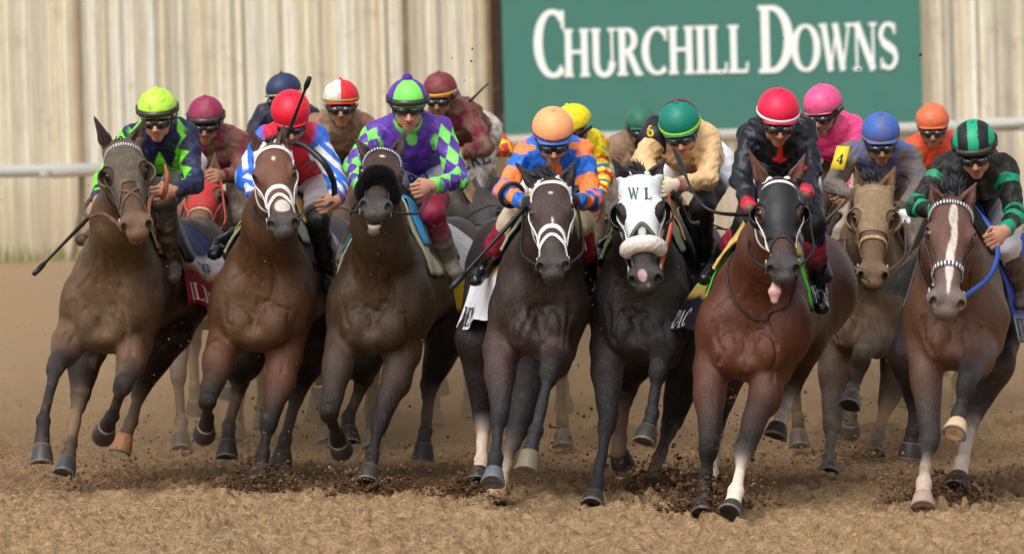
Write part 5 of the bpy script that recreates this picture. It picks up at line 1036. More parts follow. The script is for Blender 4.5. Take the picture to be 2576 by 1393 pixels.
# --- horse 3
if on('3'):
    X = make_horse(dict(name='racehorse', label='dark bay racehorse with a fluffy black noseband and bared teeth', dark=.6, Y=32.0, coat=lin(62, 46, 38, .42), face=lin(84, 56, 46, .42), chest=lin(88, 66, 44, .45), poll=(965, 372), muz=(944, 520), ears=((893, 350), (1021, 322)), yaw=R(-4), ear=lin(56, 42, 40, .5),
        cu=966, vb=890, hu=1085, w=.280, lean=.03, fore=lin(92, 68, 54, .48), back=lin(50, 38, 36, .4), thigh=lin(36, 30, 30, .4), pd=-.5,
        FL=((862, 868, .12), (828, 1040, -.16), (846, 1092, .08), (852, 1110, .14), (858, 1128, .2)), FR=((1015, 890, .12), (955, 1064, -.06), (936, 1140, -.12), (931, 1175, -.14), (924, 1215, -.2)),
        HL=((905, 895, 1.), (916, 950, 1.15), (877, 1050, .95), (876, 1078, .9), (880, 1118, .85)), HR=((1130, 830, 1.15), (1080, 966, 1.3), (1071, 1085, 1.0), (1066, 1115, .98), (1063, 1160, .96)),
        shank={'HL': lin(100, 76, 64, .7), 'HR': lin(104, 84, 74, .7)}, pastern={'HL': lin(34, 30, 32, .45), 'HR': lin(34, 30, 32, .5)}, marks=[((.0, .12, .0), (.018, .014, .03), WHT, .3), ((0, .56, -.06), (.075, .09, .09), lin(58, 52, 52, .45), .2)]))
    X['chain'] = lin(44, 66, 150, .4)
    bridle(X, STRAPB, .018, nose='eight', nosecol=STRAPB, nw=.012, browcol='chain')
    fleece_roll(X, lin(14, 13, 14, .9), .375, .076, .036, .060, drop=.035, name='black_fleece')
    h = X['h']; T_ = [ell(h(0, .60, -.125), (.036, .024, .02), h.fr, .01, col=lin(220, 190, 160, .3)), ell(h(0, .62, -.155), (.033, .022, .026), h.fr, .01, col=lin(90, 76, 72, .5))]; F = field_for(T_, .005); F.add(*T_); F.build('teeth', M['skin'], X['root'], .003)
    drape(X, 'saddle_pad', .24, .7, .56, lin(188, 182, 150, .7), off=.02, th=.012); drape(X, 'pad_cover', .26, .56, .40, lin(44, 148, 206, .5), off=.036)
    _, sm = drape(X, 'number_cloth', .8, 1.2, .76, lin(214, 208, 204, .6), cloth_cf([(.4, lin(210, 206, 200, .6)), (.64, lin(212, 176, 40, .6))]), off=.018, mat_='silk_spot', rr=.30)
    cloth_text(X, sm, 1, 'RG', .86, .72, .12, lin(30, 28, 24, .6)); cloth_text(X, sm, 1, 'RD', .9, .52, .05, lin(40, 44, 70, .6)); cloth_text(X, sm, -1, 'FO', 1.1, .72, .12, lin(30, 28, 24, .6)); saddle(X); tail(X, BLK, 3); mane(X, BLK, 40, .07, up=.7)
    L2 = lin(126, 234, 96, .45)
    J = make_jockey(dict(Y=32.0, label='jockey in purple and lime quartered cap with a purple pompom', head=(1026, 262, .2), rot=(3, 12, 0), SL=(945, 335, .38), SR=(1108, 325, .36), EL=(890, 420, .25), ER=(1155, 452, .22), WL=(905, 470, .0), WR=(1086, 468, -.1), hip=(1070, 402, .82),
        KL=(930, 540, .5), AL=(870, 620, .7), TL=(860, 650, .6), KR=(1088, 535, .4), AR=(1132, 655, .6), TR=(1146, 690, .5), jacket=PURP, sleeve_cf=diam(L2, PURP, 2.4, .9, .06), cuff=L2, collar=L2, helm_cf=quarterh(L2, PURP, 4, .125 * 1.0), peak=L2, bandgog=.03, pomr=2.5, button=PURP, gogz=-.014,
        boot=lin(128, 118, 112, .6), bootmat='tack_mud', boottop=lin(146, 40, 66, .5), topat=.42, knee=lin(142, 32, 60, .6), kneeat=.62, jmarks=[(1036, 350, .2, (.03, .25, .035), L2)], hdR=((-.7, -.65, -.2), (0, .1, 1), (-.4, 1, -.3)), curl=1.1, seed=7))
    text_on(J['root'], J['Fp'], 'RD', 1040, 478, 32.65, .078, lin(20, 84, 200, .5), rot=.5, sx=.85, sans=True, back=.42); reins(X, J, STRAPB, .016)
# --- horse 4
if on('4'):
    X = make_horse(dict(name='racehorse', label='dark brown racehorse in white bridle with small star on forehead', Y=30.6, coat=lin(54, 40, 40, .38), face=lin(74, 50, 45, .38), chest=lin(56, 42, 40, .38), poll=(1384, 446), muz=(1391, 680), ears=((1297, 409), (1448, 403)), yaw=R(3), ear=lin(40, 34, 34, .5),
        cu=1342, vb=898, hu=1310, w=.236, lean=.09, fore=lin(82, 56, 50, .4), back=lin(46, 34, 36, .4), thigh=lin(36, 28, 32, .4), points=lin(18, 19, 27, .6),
        FL=((1262, 880, .12), (1257, 1046, -.1), (1246, 1150, -.2), (1243, 1188, -.26), (1238, 1222, -.34)), FR=((1402, 880, .12), (1384, 932, -.3), (1348, 1085, -.45), (1333, 1140, -.5), (1323, 1190, -.56)),
        HL=((1210, 850, 1.1), (1216, 1050, 1.2), (1211, 1160, .95), (1207, 1180, .9), (1202, 1212, .86)), HR=((1345, 925, .9), (1300, 1086, .7), (1260, 1205, .32), (1254, 1232, .28), (1246, 1262, .24)),
        sock={'HL': (lin(214, 190, 170, .6), .3), 'HR': (lin(222, 196, 170, .6), .72)}, pastern={}, hoofcol={'FL': lin(100, 108, 116, .35), 'FR': lin(112, 104, 84, .4), 'HR': lin(170, 130, 100, .7)}, marks=[((.0, .12, .0), (.016, .012, .03), WHT, .3), ((0.005, .3, .0), (.006, .03, .02), WHT, .4), ((0, .57, -.06), (.075, .06, .09), lin(52, 48, 52, .4), .2)]))
    bridle(X, STRAPW, .022, nose='arch', nosecol=STRAPW, nw=.026, browcol=STRAPW)
    drape(X, 'saddle_pad', .24, .56, .36, PADG, off=.03, th=.014); drape(X, 'pad_cover', .3, .5, .46, lin(206, 164, 70, .7), off=.046, sideL=.6)
    def ccf(sv, yv, base):
        o = base.copy(); o[(np.abs(sv) < .62)] = np.array(lin(30, 34, 56, .6)); o[yv < .45] = np.array(lin(30, 34, 56, .6)); o[(np.abs(sv) > .66) & (yv < .8)] = np.array(lin(224, 226, 232, .6)); o[(np.abs(sv) > .62) & (np.abs(sv) < .66)] = np.array(lin(206, 166, 80, .6)); return o
    _, sm = drape(X, 'number_cloth', .5, 1.12, .74, lin(224, 226, 232, .6), ccf, off=.018, rl=.14); cloth_text(X, sm, -1, 'MENS', 1.10, .72, .10, lin(30, 30, 42, .6), .8); saddle(X); tail(X, BLK, 4); mane(X, lin(18, 18, 24), 110, .10, up=.9, fl=-.6)
    def hat4(l): z = l[:, 2]; o = np.tile(np.array(lin(255, 168, 112, .45)), (len(l), 1)); o[(z < .036) & (z > .018)] = np.array(lin(38, 96, 170, .45)); return o
    J = make_jockey(dict(Y=30.6, label='jockey in peach cap with blue band and orange and blue hooped silks', head=(1391, 338, .14), rot=(2, 32, 0), SL=(1322, 388, .38), SR=(1462, 384, .36), EL=(1268, 478, .25), ER=(1490, 505, .2), WL=(1318, 512, -.05), WR=(1452, 506, -.05), hip=(1400, 460, .95),
        KL=(1282, 560, .42), AL=(1212, 672, .62), TL=(1196, 705, .5), KR=(1462, 560, .42), AR=(1482, 700, .6), TR=(1492, 735, .5), jacket=RBL, sleeve_cf=hoops(RBL, ORG, 3, 1.4), cuff=RBL, glove=lin(24, 26, 38, .5), helm_cf=hat4, peak=lin(46, 110, 190, .45), knee=lin(206, 190, 160, .6), kneeat=.45, boot=lin(20, 20, 24, .15), boottop=lin(150, 34, 60, .35), topat=.55, seed=11,
        jmarks=[(1392, 430, .2, (.05, .25, .05), ORG), (1330, 372, .35, (.04, .25, .018), ORG), (1448, 368, .35, (.05, .25, .02), ORG)], hdL=((.4, -.7, -.2), (0, .1, 1), (.8, .4, 0)), hdR=((-.4, -.7, -.2), (0, .1, 1), (-.8, .4, 0))))
    text_on(J['root'], J['Fp'], 'NE', 1438, 492, 31.0, .05, lin(24, 24, 34, .6), rot=-.9, sx=.9, sans=True)
    mb = MB(); ex = J['WL'] + (P(1268, 478, 30.85) - J['WL']) * .62; ring_v(mb, ex, P(1268, 478, 30.85) - J['WL'], .062, .012, lin(26, 26, 30, .5)); mb.build('arm_band', M['tack'], J['root'])
    reins(X, J, STRAPB, .02); whip('long black riding whip slanting down beside the orange and blue rider', P(1322, 520, 30.45), P(1132, 728, 30.2), r=.0105, hand=.2)
# --- horse 5
if on('5'):
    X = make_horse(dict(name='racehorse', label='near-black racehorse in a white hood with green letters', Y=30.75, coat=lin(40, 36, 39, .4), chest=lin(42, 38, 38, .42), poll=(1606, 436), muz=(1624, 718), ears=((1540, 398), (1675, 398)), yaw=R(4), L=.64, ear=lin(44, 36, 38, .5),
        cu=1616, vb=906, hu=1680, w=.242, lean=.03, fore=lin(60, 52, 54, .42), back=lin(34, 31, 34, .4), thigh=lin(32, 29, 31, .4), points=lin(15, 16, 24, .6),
        FL=((1530, 880, .12), (1528, 1062, -.08), (1502, 1215, -.22), (1495, 1245, -.26), (1488, 1275, -.32)), FR=((1680, 845, .12), (1656, 930, -.36), (1640, 1040, -.4), (1630, 1078, -.44), (1618, 1118, -.5)),
        HL=((1585, 900, 1.), (1578, 975, 1.15), (1560, 1100, .95), (1556, 1135, .95), (1566, 1168, .98)), HR=((1735, 900, 1.1), (1690, 1060, 1.15), (1648, 1180, .75), (1643, 1205, .7), (1636, 1236, .66)),
        sock={'HL': (lin(150, 120, 100, .6), .1), 'HR': (lin(120, 92, 74, .6), .75)}, marks=[((0, .3, -.0), (.02, .09, .03), lin(200, 196, 194, .6), .15), ((-.012, .555, -.02), (.024, .03, .04), lin(196, 158, 160, .5), .2), ((.012, .60, -.07), (.01, .02, .04), lin(196, 158, 160, .5), .2)]))
    hc5 = lin(218, 222, 222, .6)
    hood(X, hc5, lambda x, t, n: np.maximum(np.maximum(t - (.29 + 1.6 * np.maximum(np.abs(x) - .01, 0)), .004 - t), np.maximum(t - .46, -n - .2)), cups=.058, cupcol=lin(26, 30, 30, .25), hole=(.05, .062))
    mb = MB(); hstrap(mb, X, [(-.066, .40, -.06), (-.04, .35, -.02), (0, .285, .0), (.04, .35, -.02), (.066, .40, -.06)], .018, lin(76, 98, 78, .6), .005, .010); mb.build('hood_trim', M['tack'], X['root'])
    bridle(X, STRAPW, .022, nose='none', brow=False); fleece_roll(X, lin(222, 216, 208, .9), .40, .074, .031, .022, drop=.0, name='white_fleece')
    hd = X['h']; hp = hd(0, .09, 0)
    for t_, u_ in (('W', 1580), ('L', 1621)): text_on(X['root'], X['hoodF'], t_, u_, 500, hp[1] - .0, .057, lin(44, 92, 66, .6), sx=.9 if t_ == 'W' else 1., bold=1.25, back=.3)
    drape(X, 'saddle_pad', .24, .6, .40, PADG, off=.03, th=.014); drape(X, 'pad_cover', .3, .62, .36, lin(196, 164, 100, .7), off=.046); drape(X, 'number_cloth', .5, 1.25, .62, lin(26, 28, 36, .6), off=.018); saddle(X); tail(X, BLK, 5); mane(X, lin(18, 20, 28), 110, .10, up=.9, fl=-.7)
    def hat5(l):
        o = np.tile(np.array(lin(10, 124, 104, .45)), (len(l), 1)); o[l[:, 1] < -.035] = np.array(lin(108, 24, 58, .45)); o[(l[:, 1] < -.025) & (l[:, 1] > -.040)] = np.array(lin(14, 40, 36, .45)); return o
    J = make_jockey(dict(Y=30.75, label='jockey in dark green cap with lime band and gold satin silks', head=(1711, 318, .2), rot=(-6, 32, -6), SL=(1650, 342, .36), SR=(1782, 352, .36), EL=(1618, 404, .2), ER=(1780, 452, .2), WL=(1652, 456, .0), WR=(1700, 466, -.08), hip=(1765, 415, .82),
        KL=(1620, 560, .5), AL=(1520, 620, .72), TL=(1505, 655, .6), KR=(1766, 520, .4), AR=(1772, 660, .62), TR=(1774, 700, .5), jacket=GOLD, cuff=lin(110, 40, 76, .5), gloveR=lin(222, 206, 178, .6), glove=lin(222, 206, 178, .6), helm_cf=hat5, bands=[(.018, .02, lin(150, 222, 40, .5))], knee=lin(22, 22, 24, .6), kneeat=.45, boot=lin(22, 21, 22, .22), topat=.2, seed=13, fold=.004,
        hdR=((-.7, -.65, -.2), (0, .1, 1), (-.4, 1, -.3)), curl=1.1))
    text_on(J['root'], J['Fp'], 'TYLER', 1792, 487, 31.2, .045, lin(40, 130, 200, .5), rot=1.2, sx=1.1, sans=True)
    mb = MB(); a, b = P(1650, 342, 31.11), P(1618, 404, 30.95); c_ = a + (b - a) * .05 + v3(0, -.0, .0); mb.tube([a + (b - a) * -.3, a + (b - a) * .45], .085, 20, lin(28, 28, 34, .5)); o = mb.build('arm_band', M['tack'], J['root'])
    V, F_, _ = text_mesh('6', lambda x, y, l: P(1628, 343, 30.9)[None] + CR[None] * np.asarray(x)[:, None] + CU[None] * np.asarray(y)[:, None] + v3(.0, -.001, 0)[None] * l, .058, sx=.9, bold=1.3); mesh_obj('armband_number', V, F_, M['tack'], J['root'], [lin(240, 200, 30, .5)] * len(V), False)
    mb = MB(); p = smooth_path([hd(.06, .52, -.1), P(1690, 560, 30.3), P(1684, 500, 30.5), J['WR'] + v3(-.03, -.04, -.04)], 7); mb.rib(p, [v3(.5, -1, 0)] * len(p), .022, .006, lin(190, 88, 66, .5)); p = smooth_path([P(1690, 480, 30.55), P(1715, 520, 30.6), P(1735, 560, 30.75), P(1760, 560, 30.9)], 6); mb.rib(p, [v3(.5, -1, 0)] * len(p), .024, .006, STRAPB); p = smooth_path([hd(-.06, .52, -.1), P(1570, 600, 30.3), P(1630, 450, 30.7)], 6); mb.rib(p, [v3(.5, -1, 0)] * len(p), .02, .005, STRAPB); mb.build('reins', M['tack'], X['root'])
# --- horse 8
if on('8'):
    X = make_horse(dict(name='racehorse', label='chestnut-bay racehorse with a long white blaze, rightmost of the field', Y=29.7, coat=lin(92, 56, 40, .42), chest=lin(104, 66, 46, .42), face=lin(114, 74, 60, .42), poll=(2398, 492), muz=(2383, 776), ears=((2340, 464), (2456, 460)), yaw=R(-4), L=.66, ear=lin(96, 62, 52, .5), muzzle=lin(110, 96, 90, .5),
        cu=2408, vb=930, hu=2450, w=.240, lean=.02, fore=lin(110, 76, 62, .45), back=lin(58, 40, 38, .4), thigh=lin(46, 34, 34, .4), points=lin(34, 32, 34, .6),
        FL=((2330, 880, .12), (2338, 1108, -.06), (2324, 1215, -.12), (2322, 1248, -.15), (2320, 1284, -.22)), FR=((2472, 862, .12), (2430, 965, -.36), (2412, 1042, -.38), (2408, 1066, -.42), (2396, 1098, -.5)),
        HL=((2300, 900, 1.1), (2300, 996, 1.3), (2297, 1085, 1.05), (2292, 1112, 1.05), (2288, 1150, 1.05)), HR=((2485, 915, 1.), (2448, 1040, .95), (2420, 1160, .5), (2414, 1195, .45), (2404, 1228, .4)),
        sock={'FL': (lin(198, 176, 158, .6), .62), 'HR': (lin(206, 186, 170, .6), .25)}, hoofcol={'FR': lin(206, 176, 140, .45), 'FL': lin(170, 146, 124, .6)},
        marks=[((.004, .12, .0), (.022, .07, .05), WHT, .1), ((.012, .23, .0), (.016, .09, .05), WHT, .12), ((.0, .37, .0), (.021, .12, .05), WHT, .12), ((0, .5, -.0), (.008, .05, .05), WHT, .3), ((0, .58, -.06), (.075, .06, .09), lin(104, 90, 84, .5), .25)]))
    X['chain'] = lin(50, 62, 110, .4); bridle(X, lin(70, 52, 44, .6), .014, nose='chain', nw=.024, browcol='chain')
    drape(X, 'saddle_pad', .22, .62, .56, lin(30, 27, 26, .8), off=.02, th=.01, sideR=.6, rl=.2)
    _, sm = drape(X, 'number_cloth', .45, 1.3, .86, lin(40, 66, 150, .6), cloth_cf([(.84, lin(150, 150, 160, .6))]), off=.03, mat_='silk_spot', sideL=.5, fr_=.03, rr=.14); cloth_text(X, sm, 1, 'TIK DAN', .5, .83, .10, lin(30, 30, 42, .6), .9)
    breast_yoke(X, [(2290, 640, .25), (2270, 780, .2)], .01, lin(70, 56, 48, .7)); saddle(X); tail(X, BLK, 8); mane(X, lin(24, 24, 30), 120, .13, up=1.1, fl=-.2)
    GB = lin(26, 28, 28, .55)
    J = make_jockey(dict(Y=29.7, label='jockey in green and black striped cap and muddy black silks with green hoops', head=(2452, 372, .16), rot=(-6, 24, -4), SL=(2375, 425, .38), SR=(2528, 425, .36), EL=(2308, 520, .25), ER=(2556, 540, .2), WL=(2360, 532, -.02), WR=(2527, 582, -.08), hip=(2470, 470, .82),
        KL=(2370, 610, .5), AL=(2290, 670, .7), TL=(2276, 700, .6), KR=(2535, 620, .4), AR=(2566, 735, .6), TR=(2570, 765, .5), jacket=GB, sleeve_cf=lambda t, s, V, p: np.where(((np.abs(((t * 1.6) % 1) - .5) < .12))[:, None], np.array(lin(10, 150, 108, .5)), np.array(GB)), helm_cf=stripeh(lin(14, 164, 118, .5), lin(26, 30, 32, .5), .052, .5), bandgog=.026, silkmat='silk_spot', helmmat='helm', skin=lin(190, 136, 112, .5),
        knee=lin(210, 208, 214, .7), boot=lin(84, 72, 62, .6), bootmat='tack_mud', seed=17, jmarks=[(2450, 508, .2, (.12, .3, .014), lin(10, 150, 108, .5))], hdR=((-.6, -.65, -.4), (-.2, .1, 1), (-.4, 1, -.3)), curl=1.1, peak=lin(30, 30, 32, .5)))
    mb = MB(); hd = X['h']; p = smooth_path([P(2455, 520, 29.9), P(2478, 550, 29.7), P(2505, 600, 29.6), P(2508, 650, 29.5), P(2485, 700, 29.4), hd(.07, .5, -.09)], 8); mb.rib(p, [v3(.4, -1, 0)] * len(p), .026, .007, lin(44, 84, 170, .5)); p = smooth_path([hd(-.07, .5, -.09), P(2310, 640, 29.6), P(2350, 560, 29.8)], 6); mb.rib(p, [v3(.4, -1, 0)] * len(p), .02, .005, lin(60, 48, 42, .6)); mb.build('reins', M['tack'], X['root'])
# --- second rank: body from a stride template, heads and riders placed individually
def back_horse(u, Y, **k):
    x0 = P(u, 700, Y + .25)[0]; q = lambda x, y, z: (*px((x0 + x, Y + y, z)), y)
    ph = k.pop('ph', 1); s = 1 if ph else -1
    FA = (q(-.17 * s, .14, .88), q(-.17 * s, -.1, .47), q(-.16 * s, -.1, .19), q(-.16 * s, -.14, .11), q(-.16 * s, -.2, .02)); FB = (q(.17 * s, .12, .9), q(.16 * s, -.34, .78), q(.14 * s, -.25, .5), q(.13 * s, -.22, .42), q(.12 * s, -.2, .34))
    HA = (q(-.17 * s, 1.2, .88), q(-.16 * s, 1.4, .6), q(-.14 * s, 1.2, .33), q(-.14 * s, 1.2, .26), q(-.14 * s, 1.22, .17)); HB = (q(.17 * s, 1.05, .86), q(.17 * s, .95, .5), q(.15 * s, .6, .16), q(.15 * s, .55, .1), q(.14 * s, .5, .02))
    d = dict(name='racehorse', Y=Y, cu=u, vb=px((x0, Y + .25, .73))[1], hu=u + k.pop('du', 20), w=.27, fine=False); d.update({'FL' if s > 0 else 'FR': FA, 'FR' if s > 0 else 'FL': FB, 'HL' if s > 0 else 'HR': HA, 'HR' if s > 0 else 'HL': HB}); d.update(k)
    X = make_horse(d); X['q'] = q; return X
def back_jockey(Y, head, **k):
    """head px; the rest of the body from a crouch template around it"""
    sc = FPX / Y; q = lambda dx, dz, dy: (head[0] + dx * sc, head[1] - dz * sc, dy); f = k.pop('lean', 0)
    d = dict(Y=Y, head=(head[0], head[1], .18), rot=k.pop('rot', (0, 18, 0)), SL=q(-.15 + f, -.14, .38), SR=q(.15 + f, -.14, .36), EL=q(-.25 + f, -.36, .25), ER=q(.25 + f, -.36, .25), WL=q(-.13, -.46, -.02), WR=q(.13, -.46, -.02), hip=q(f * 1.6, -.24, .95),
        KL=q(-.22, -.6, .45), AL=q(-.3, -.82, .66), TL=q(-.32, -.89, .55), KR=q(.22, -.6, .45), AR=q(.3, -.82, .66), TR=q(.32, -.89, .55), fine=False, silkmat='silk_mud', helmmat='helm_mud', skinmat='skin_mud', skin=lin(168, 122, 96, .6), pants=lin(176, 164, 150, .7), pantmat='silk_mud', boot=lin(96, 78, 62, .7), bootmat='tack_mud')
    d.update(k); return make_jockey(d)
if on('7'):
    X = make_horse(dict(name='racehorse', label='dun racehorse caked in tan mud with a muddy hood and black forelock', Y=32.9, coat=lin(120, 96, 72, .6), mat='coat_mud', poll=(2200, 462), muz=(2196, 706), ears=((2150, 418), (2252, 420)), ear=lin(120, 88, 66, .6), muzzle=lin(120, 96, 76, .6), yaw=0,
        cu=2168, vb=895, hu=2200, w=.236, lean=.03, fore=lin(96, 76, 62, .55), back=lin(92, 70, 54, .55), thigh=lin(84, 64, 52, .55), points=lin(84, 76, 70, .6),
        FL=((2098, 880, .12), (2093, 1066, -.06), (2087, 1150, -.2), (2086, 1172, -.24), (2084, 1198, -.3)), FR=((2215, 830, .1), (2166, 893, -.4), (2145, 975, -.35), (2142, 995, -.38), (2134, 1028, -.46)),
        HL=((2130, 900, 1.), (2130, 990, 1.2), (2140, 1045, 1.05), (2138, 1062, 1.05), (2136, 1085, 1.08)), HR=((2275, 900, 1.1), (2232, 1010, 1.1), (2210, 1095, .8), (2204, 1120, .75), (2200, 1146, .7)), shank={'HR': lin(134, 106, 82, .7)}))
    hood(X, lin(140, 118, 90, .8), lambda x, t, n: np.maximum(np.maximum(t - .31, 0 - t), -n - .18), cups=.054, cupcol=lin(132, 110, 84, .7), mat_='tack_mud'); bridle(X, lin(100, 80, 60, .7), .018, nose='plain', nosecol=lin(190, 158, 120, .7), nw=.02, browcol=lin(160, 130, 98, .7), mat_='tack_mud', nt_=.37)
    drape(X, 'number_cloth', .5, 1.2, .6, lin(120, 98, 76, .7), off=.02, mat_='silk_mud'); saddle(X); tail(X, BLK, 7); mane(X, lin(24, 26, 32), 120, .12, up=1.1, fl=-.3)
    J = back_jockey(33.0, (2216, 346), label='jockey in mud-spattered blue cap and blue silks with a yellow armband', rot=(0, 22, 0), jacket=lin(104, 104, 108, .6), yoke=lin(58, 106, 196, .55), torso_cf=lambda t, s, V, p: np.where((V[:, 2] > P(2216, 372, 33.3)[2])[:, None], np.array(lin(60, 104, 190, .55)), np.array(lin(62, 84, 140, .6))), helm_cf=solidh(lin(62, 100, 178, .5)), fine=True, EL=(2098, 464, .16), WL=(2138, 490, .0), ER=(2312, 470, .3), WR=(2274, 520, .0), SL=(2136, 388, .32), SR=(2292, 396, .38), glove=lin(80, 66, 56, .7), seed=21, silkmat='silk_mud', bands=[(.012, .014, lin(150, 130, 104, .6))])
    mb = MB(); mb.rib([P(2122, 368, 33.16), P(2114, 398, 33.10), P(2106, 426, 33.05)], [v3(-.3, -1, .1)] * 3, .075, .01, lin(224, 196, 44, .6)); mb.build('arm_band', M['tack'], J['root'])
    V, F_, _ = text_mesh('4', lambda x, y, l: P(2102, 412, 33.06)[None] + nrm(CR + CU * -.15)[None] * np.asarray(x)[:, None] + nrm(CU + CR * .22)[None] * np.asarray(y)[:, None] + v3(0, -.001, 0)[None] * l, .058, bold=1.1); mesh_obj('armband_number', V, F_, M['tack'], J['root'], [lin(34, 32, 40, .5)] * len(V), False)
    reins(X, J, lin(96, 76, 58, .7), .018); whip('muddy riding whip of the blue-capped rider', P(2128, 505, 32.8), P(2070, 562, 32.7), r=.008, hand=.3, col=lin(90, 70, 52, .7))
    mb = MB(); 
    T_ = [ell(P(2280, 552, 32.9), (.03, .03, .05), None, .02, col=lin(220, 220, 224, .7)), ell(P(2272, 536, 32.9), (.03, .02, .02), None, .02, col=lin(220, 220, 224, .7))]; F = field_for(T_, .006, .02); F.add(*T_); F.warp(.006, .05, 2); F.build('wrist_towel', M['silk'], J['root'])
if on('9'):
    X = back_horse(520, 36.0, label='muddy bay racehorse in a red hood half hidden behind the left pair', coat=lin(120, 90, 66, .6), mat='coat_mud', poll=(517, 425), muz=(495, 592), ears=((494, 380), (540, 384)), muzzle=lin(136, 104, 78, .6), back=lin(96, 72, 56, .6), points=lin(96, 84, 72, .6), fine=True, du=40)
    hood(X, lin(176, 50, 48, .6), lambda x, t, n: np.maximum(np.maximum(t - .36, 0 - t), -n - .16), cups=None, mat_='silk_spot'); bridle(X, lin(190, 120, 96, .6), .018, nose='plain', nosecol=lin(180, 140, 110, .7), nw=.02, mat_='tack_mud')
    drape(X, 'number_cloth', .5, 1.2, .6, lin(120, 106, 108, .7), off=.02, mat_='silk_mud'); tail(X, BLK, 9)
    J = back_jockey(35.6, (518, 300), label='jockey in a mud-stained maroon cap behind the neon-capped rider', jacket=lin(122, 34, 58, .55), rot=(-4, 16, 0), helm_cf=solidh(lin(146, 40, 80, .5)), bandgog=.022, lean=.06, ER=(606, 440, .25), WR=(556, 442, .0), fine=True, seed=23); reins(X, J, lin(150, 60, 50, .6), .018)
if on('10'):
    X = back_horse(720, 38.0, label='brown racehorse hidden behind the bay in the white bridle', coat=lin(70, 52, 44, .5), poll=(700, 395), muz=(690, 560), ears=((680, 370), (722, 372))); tail(X, BLK, 10)
    back_jockey(38.0, (712, 238), label='jockey in plain navy cap and dark navy silks, farthest back', jacket=lin(30, 36, 56, .55), helm_cf=solidh(lin(38, 52, 86, .5)), rot=(-38, 10, 0), lean=.02, seed=25, helmmat='helm', silkmat='silk_spot', bands=[(.012, .012, lin(190, 180, 60, .5))])
if on('11'):
    X = back_horse(862, 35.6, label='mud-covered racehorse running behind the gap between two bay leaders', coat=lin(112, 86, 66, .65), mat='coat_mud', poll=(858, 420), muz=(856, 590), ears=((834, 372), (884, 374)), ear=lin(110, 84, 64, .6), ph=0); tail(X, BLK, 11); bridle(X, lin(100, 76, 58, .7), .02, mat_='tack_mud')
    J = back_jockey(35.4, (858, 258), label='jockey in red and white quartered cap, silks browned with mud', jacket=lin(150, 116, 96, .65), torso_cf=None, rot=(0, 8, 0), helm_cf=quarterh(lin(224, 30, 50, .5), lin(226, 216, 206, .5), 4, 0), yoke=lin(176, 120, 108, .6), bands=[(.026, .012, lin(150, 170, 60, .5))], fine=True, seed=27, helmmat='helm_spot'); reins(X, J, lin(96, 76, 58, .7), .018)
if on('12'):
    X = back_horse(1150, 37.8, label='grey-brown racehorse behind the rider with the purple pompom', coat=lin(100, 92, 86, .6), mat='coat_mud', poll=(1090, 440), muz=(1075, 600), ears=((1068, 400), (1112, 402)), back=lin(104, 98, 96, .6), du=40)
    drape(X, 'number_cloth', .6, 1.2, .6, lin(214, 84, 112, .6), off=.02, mat_='silk_spot'); drape(X, 'saddle_pad', .2, .6, .6, lin(190, 150, 104, .7), off=.025, mat_='silk_mud'); tail(X, lin(60, 54, 50), 12)
    J = back_jockey(37.8, (1107, 236), label='jockey in muddy maroon cap with yellow band and maroon silks', jacket=lin(110, 36, 54, .6), rot=(-14, 16, 0), helm_cf=solidh(lin(120, 42, 58, .5)), bands=[(.02, .018, lin(226, 176, 50, .5))], lean=.13, ER=(1222, 372, .15), WR=(1158, 384, -.1), SR=(1182, 285, .36), fine=True, seed=29, KR=(1190, 480, .45), AR=(1200, 590, .66), TR=(1210, 615, .55), pants=lin(206, 200, 196, .7))
    text_on(J['root'], J['Fp'], 'CRE', 1160, 432, 38.2, .09, lin(40, 40, 50, .6), rot=.3, sans=True)
    whip('thin riding whip raised against the wooden fence beside the green board', P(1182, 255, 38), P(1230, 208, 38.2), r=.007, hand=.1, flap=False)
if on('13'):
    X = back_horse(1235, 38.5, label='dark grey racehorse with its rump hidden by the dark brown leader', coat=lin(84, 80, 84, .5), poll=(1215, 470), muz=(1212, 620), ears=((1196, 430), (1236, 432)), du=60); tail(X, BLK, 13)
    J = back_jockey(39.2, (1120, 262), label='jockey with blue cap and yellow sleeves with red diamonds, mostly hidden', jacket=lin(226, 190, 50, .55), sleeve_cf=diam(lin(236, 200, 50, .5), lin(206, 60, 50, .5), 2.6, .8, .06), helm_cf=solidh(lin(50, 70, 150, .5)), silkmat='silk_spot', SR=(1205, 305, .36), ER=(1275, 375, .2), WR=(1225, 385, .0), SL=(1130, 320, .38), EL=(1120, 400, .3), WL=(1150, 420, .05), hip=(1180, 400, .95), KR=(1225, 430, .3), AR=(1235, 490, .5), TR=(1238, 510, .4), KL=(1150, 470, .5), AL=(1150, 560, .6), TL=(1150, 580, .5), boot=lin(62, 66, 84, .6), pants=lin(206, 190, 170, .7))
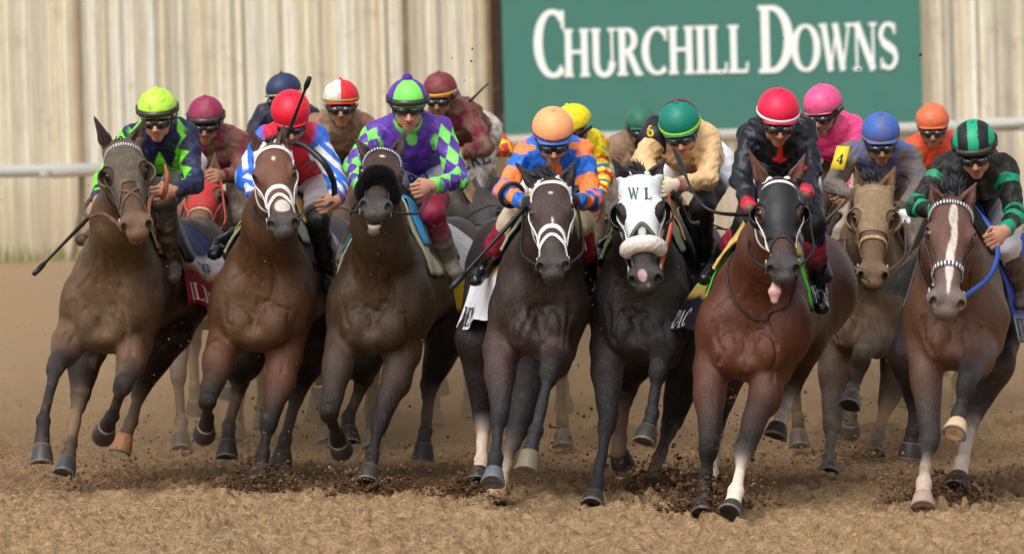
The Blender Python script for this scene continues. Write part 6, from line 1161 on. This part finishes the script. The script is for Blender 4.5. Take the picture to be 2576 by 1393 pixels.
if on('14'):
    X = back_horse(1472, 35.2, label='mud-splashed racehorse with red and white breast cloth between the leaders', coat=lin(112, 88, 68, .6), mat='coat_mud', poll=(1480, 490), muz=(1490, 640), ears=((1462, 456), (1504, 458)), du=-10); drape(X, 'number_cloth', .3, 1.1, .55, lin(176, 60, 60, .6), cloth_cf([(.3, lin(220, 214, 210, .6)), (.6, lin(170, 62, 56, .6))]), off=.02, mat_='silk_spot'); tail(X, BLK, 14)
    YE = lin(238, 216, 20, .5)
    def hp14(t, s, V, p):
        q = (t * 4.4) % 2; o = np.tile(np.array(YE), (len(V), 1)); o[q < .45] = np.array(lin(206, 40, 56, .5)); o[(q > 1.0) & (q < 1.45)] = np.array(lin(50, 100, 180, .5)); return o
    J = back_jockey(34.6, (1440, 322), label='jockey in a plain yellow cap and yellow silks with red and blue hoops', jacket=YE, sleeve_cf=hp14, helm_cf=solidh(YE), rot=(-48, 22, 0), silkmat='silk_spot', helmmat='helm_spot', SR=(1492, 365, .36), ER=(1515, 450, .25), WR=(1500, 515, .05), SL=(1430, 375, .38), EL=(1410, 450, .3), WL=(1440, 490, .1), hip=(1470, 450, .95), seed=31, fine=True)
if on('15'):
    X = back_horse(1600, 40.5, label='racehorse almost lost in brown mud behind the white-hooded horse', coat=lin(150, 116, 86, .7), mat='coat_mud', poll=(1562, 405), muz=(1556, 520), ears=((1546, 376), (1580, 378)), muzzle=lin(140, 110, 84, .7), ear=lin(140, 110, 84, .7)); tail(X, BLK, 15); bridle(X, lin(110, 84, 60, .7), .02, mat_='tack_mud')
    J = back_jockey(40.3, (1612, 318), label='jockey in a dusty green cap and brown mud-covered silks', jacket=lin(150, 116, 92, .7), helm_cf=solidh(lin(40, 108, 86, .5)), rot=(6, 14, 0), seed=33, yoke=lin(170, 140, 122, .7), lean=-.04); reins(X, J, lin(96, 76, 58, .7), .018)
if on('16'):
    X = back_horse(2060, 34.6, label='muddy bay racehorse beneath the pink rider', coat=lin(106, 80, 62, .6), mat='coat_mud', poll=(2052, 420), muz=(2050, 590), ears=((2030, 392), (2076, 394)), du=30); tail(X, BLK, 16); bridle(X, lin(96, 76, 58, .7), .02, mat_='tack_mud')
    J = back_jockey(33.8, (2070, 274), label='jockey in a hot pink cap with bright pink silks', jacket=lin(236, 74, 134, .5), helm_cf=solidh(lin(240, 84, 140, .45)), rot=(-26, 20, 0), bands=[(.016, .014, lin(120, 76, 76, .5))], helmmat='helm_spot', silkmat='silk_spot', lean=.1, SR=(2150, 330, .36), ER=(2165, 420, .25), fine=True, seed=35); reins(X, J, lin(96, 76, 58, .7), .018)
if on('17'):
    X = back_horse(2330, 38.6, label='brown racehorse behind the blaze-faced leader', coat=lin(104, 76, 60, .6), mat='coat_mud', poll=(2325, 440), muz=(2322, 590), ears=((2308, 408), (2346, 410)), ph=0); tail(X, BLK, 17)
    J = back_jockey(38.2, (2346, 314), label='jockey in an orange cap and red-orange silks under a film of mud', jacket=lin(226, 84, 52, .55), helm_cf=solidh(lin(226, 112, 72, .5)), rot=(-4, 16, 0), seed=37, silkmat='silk_spot', helmmat='helm_spot', lean=.03); reins(X, J, lin(96, 76, 58, .7), .018)
for o in bpy.data.objects:
    if '_o' in o: del o['_o']
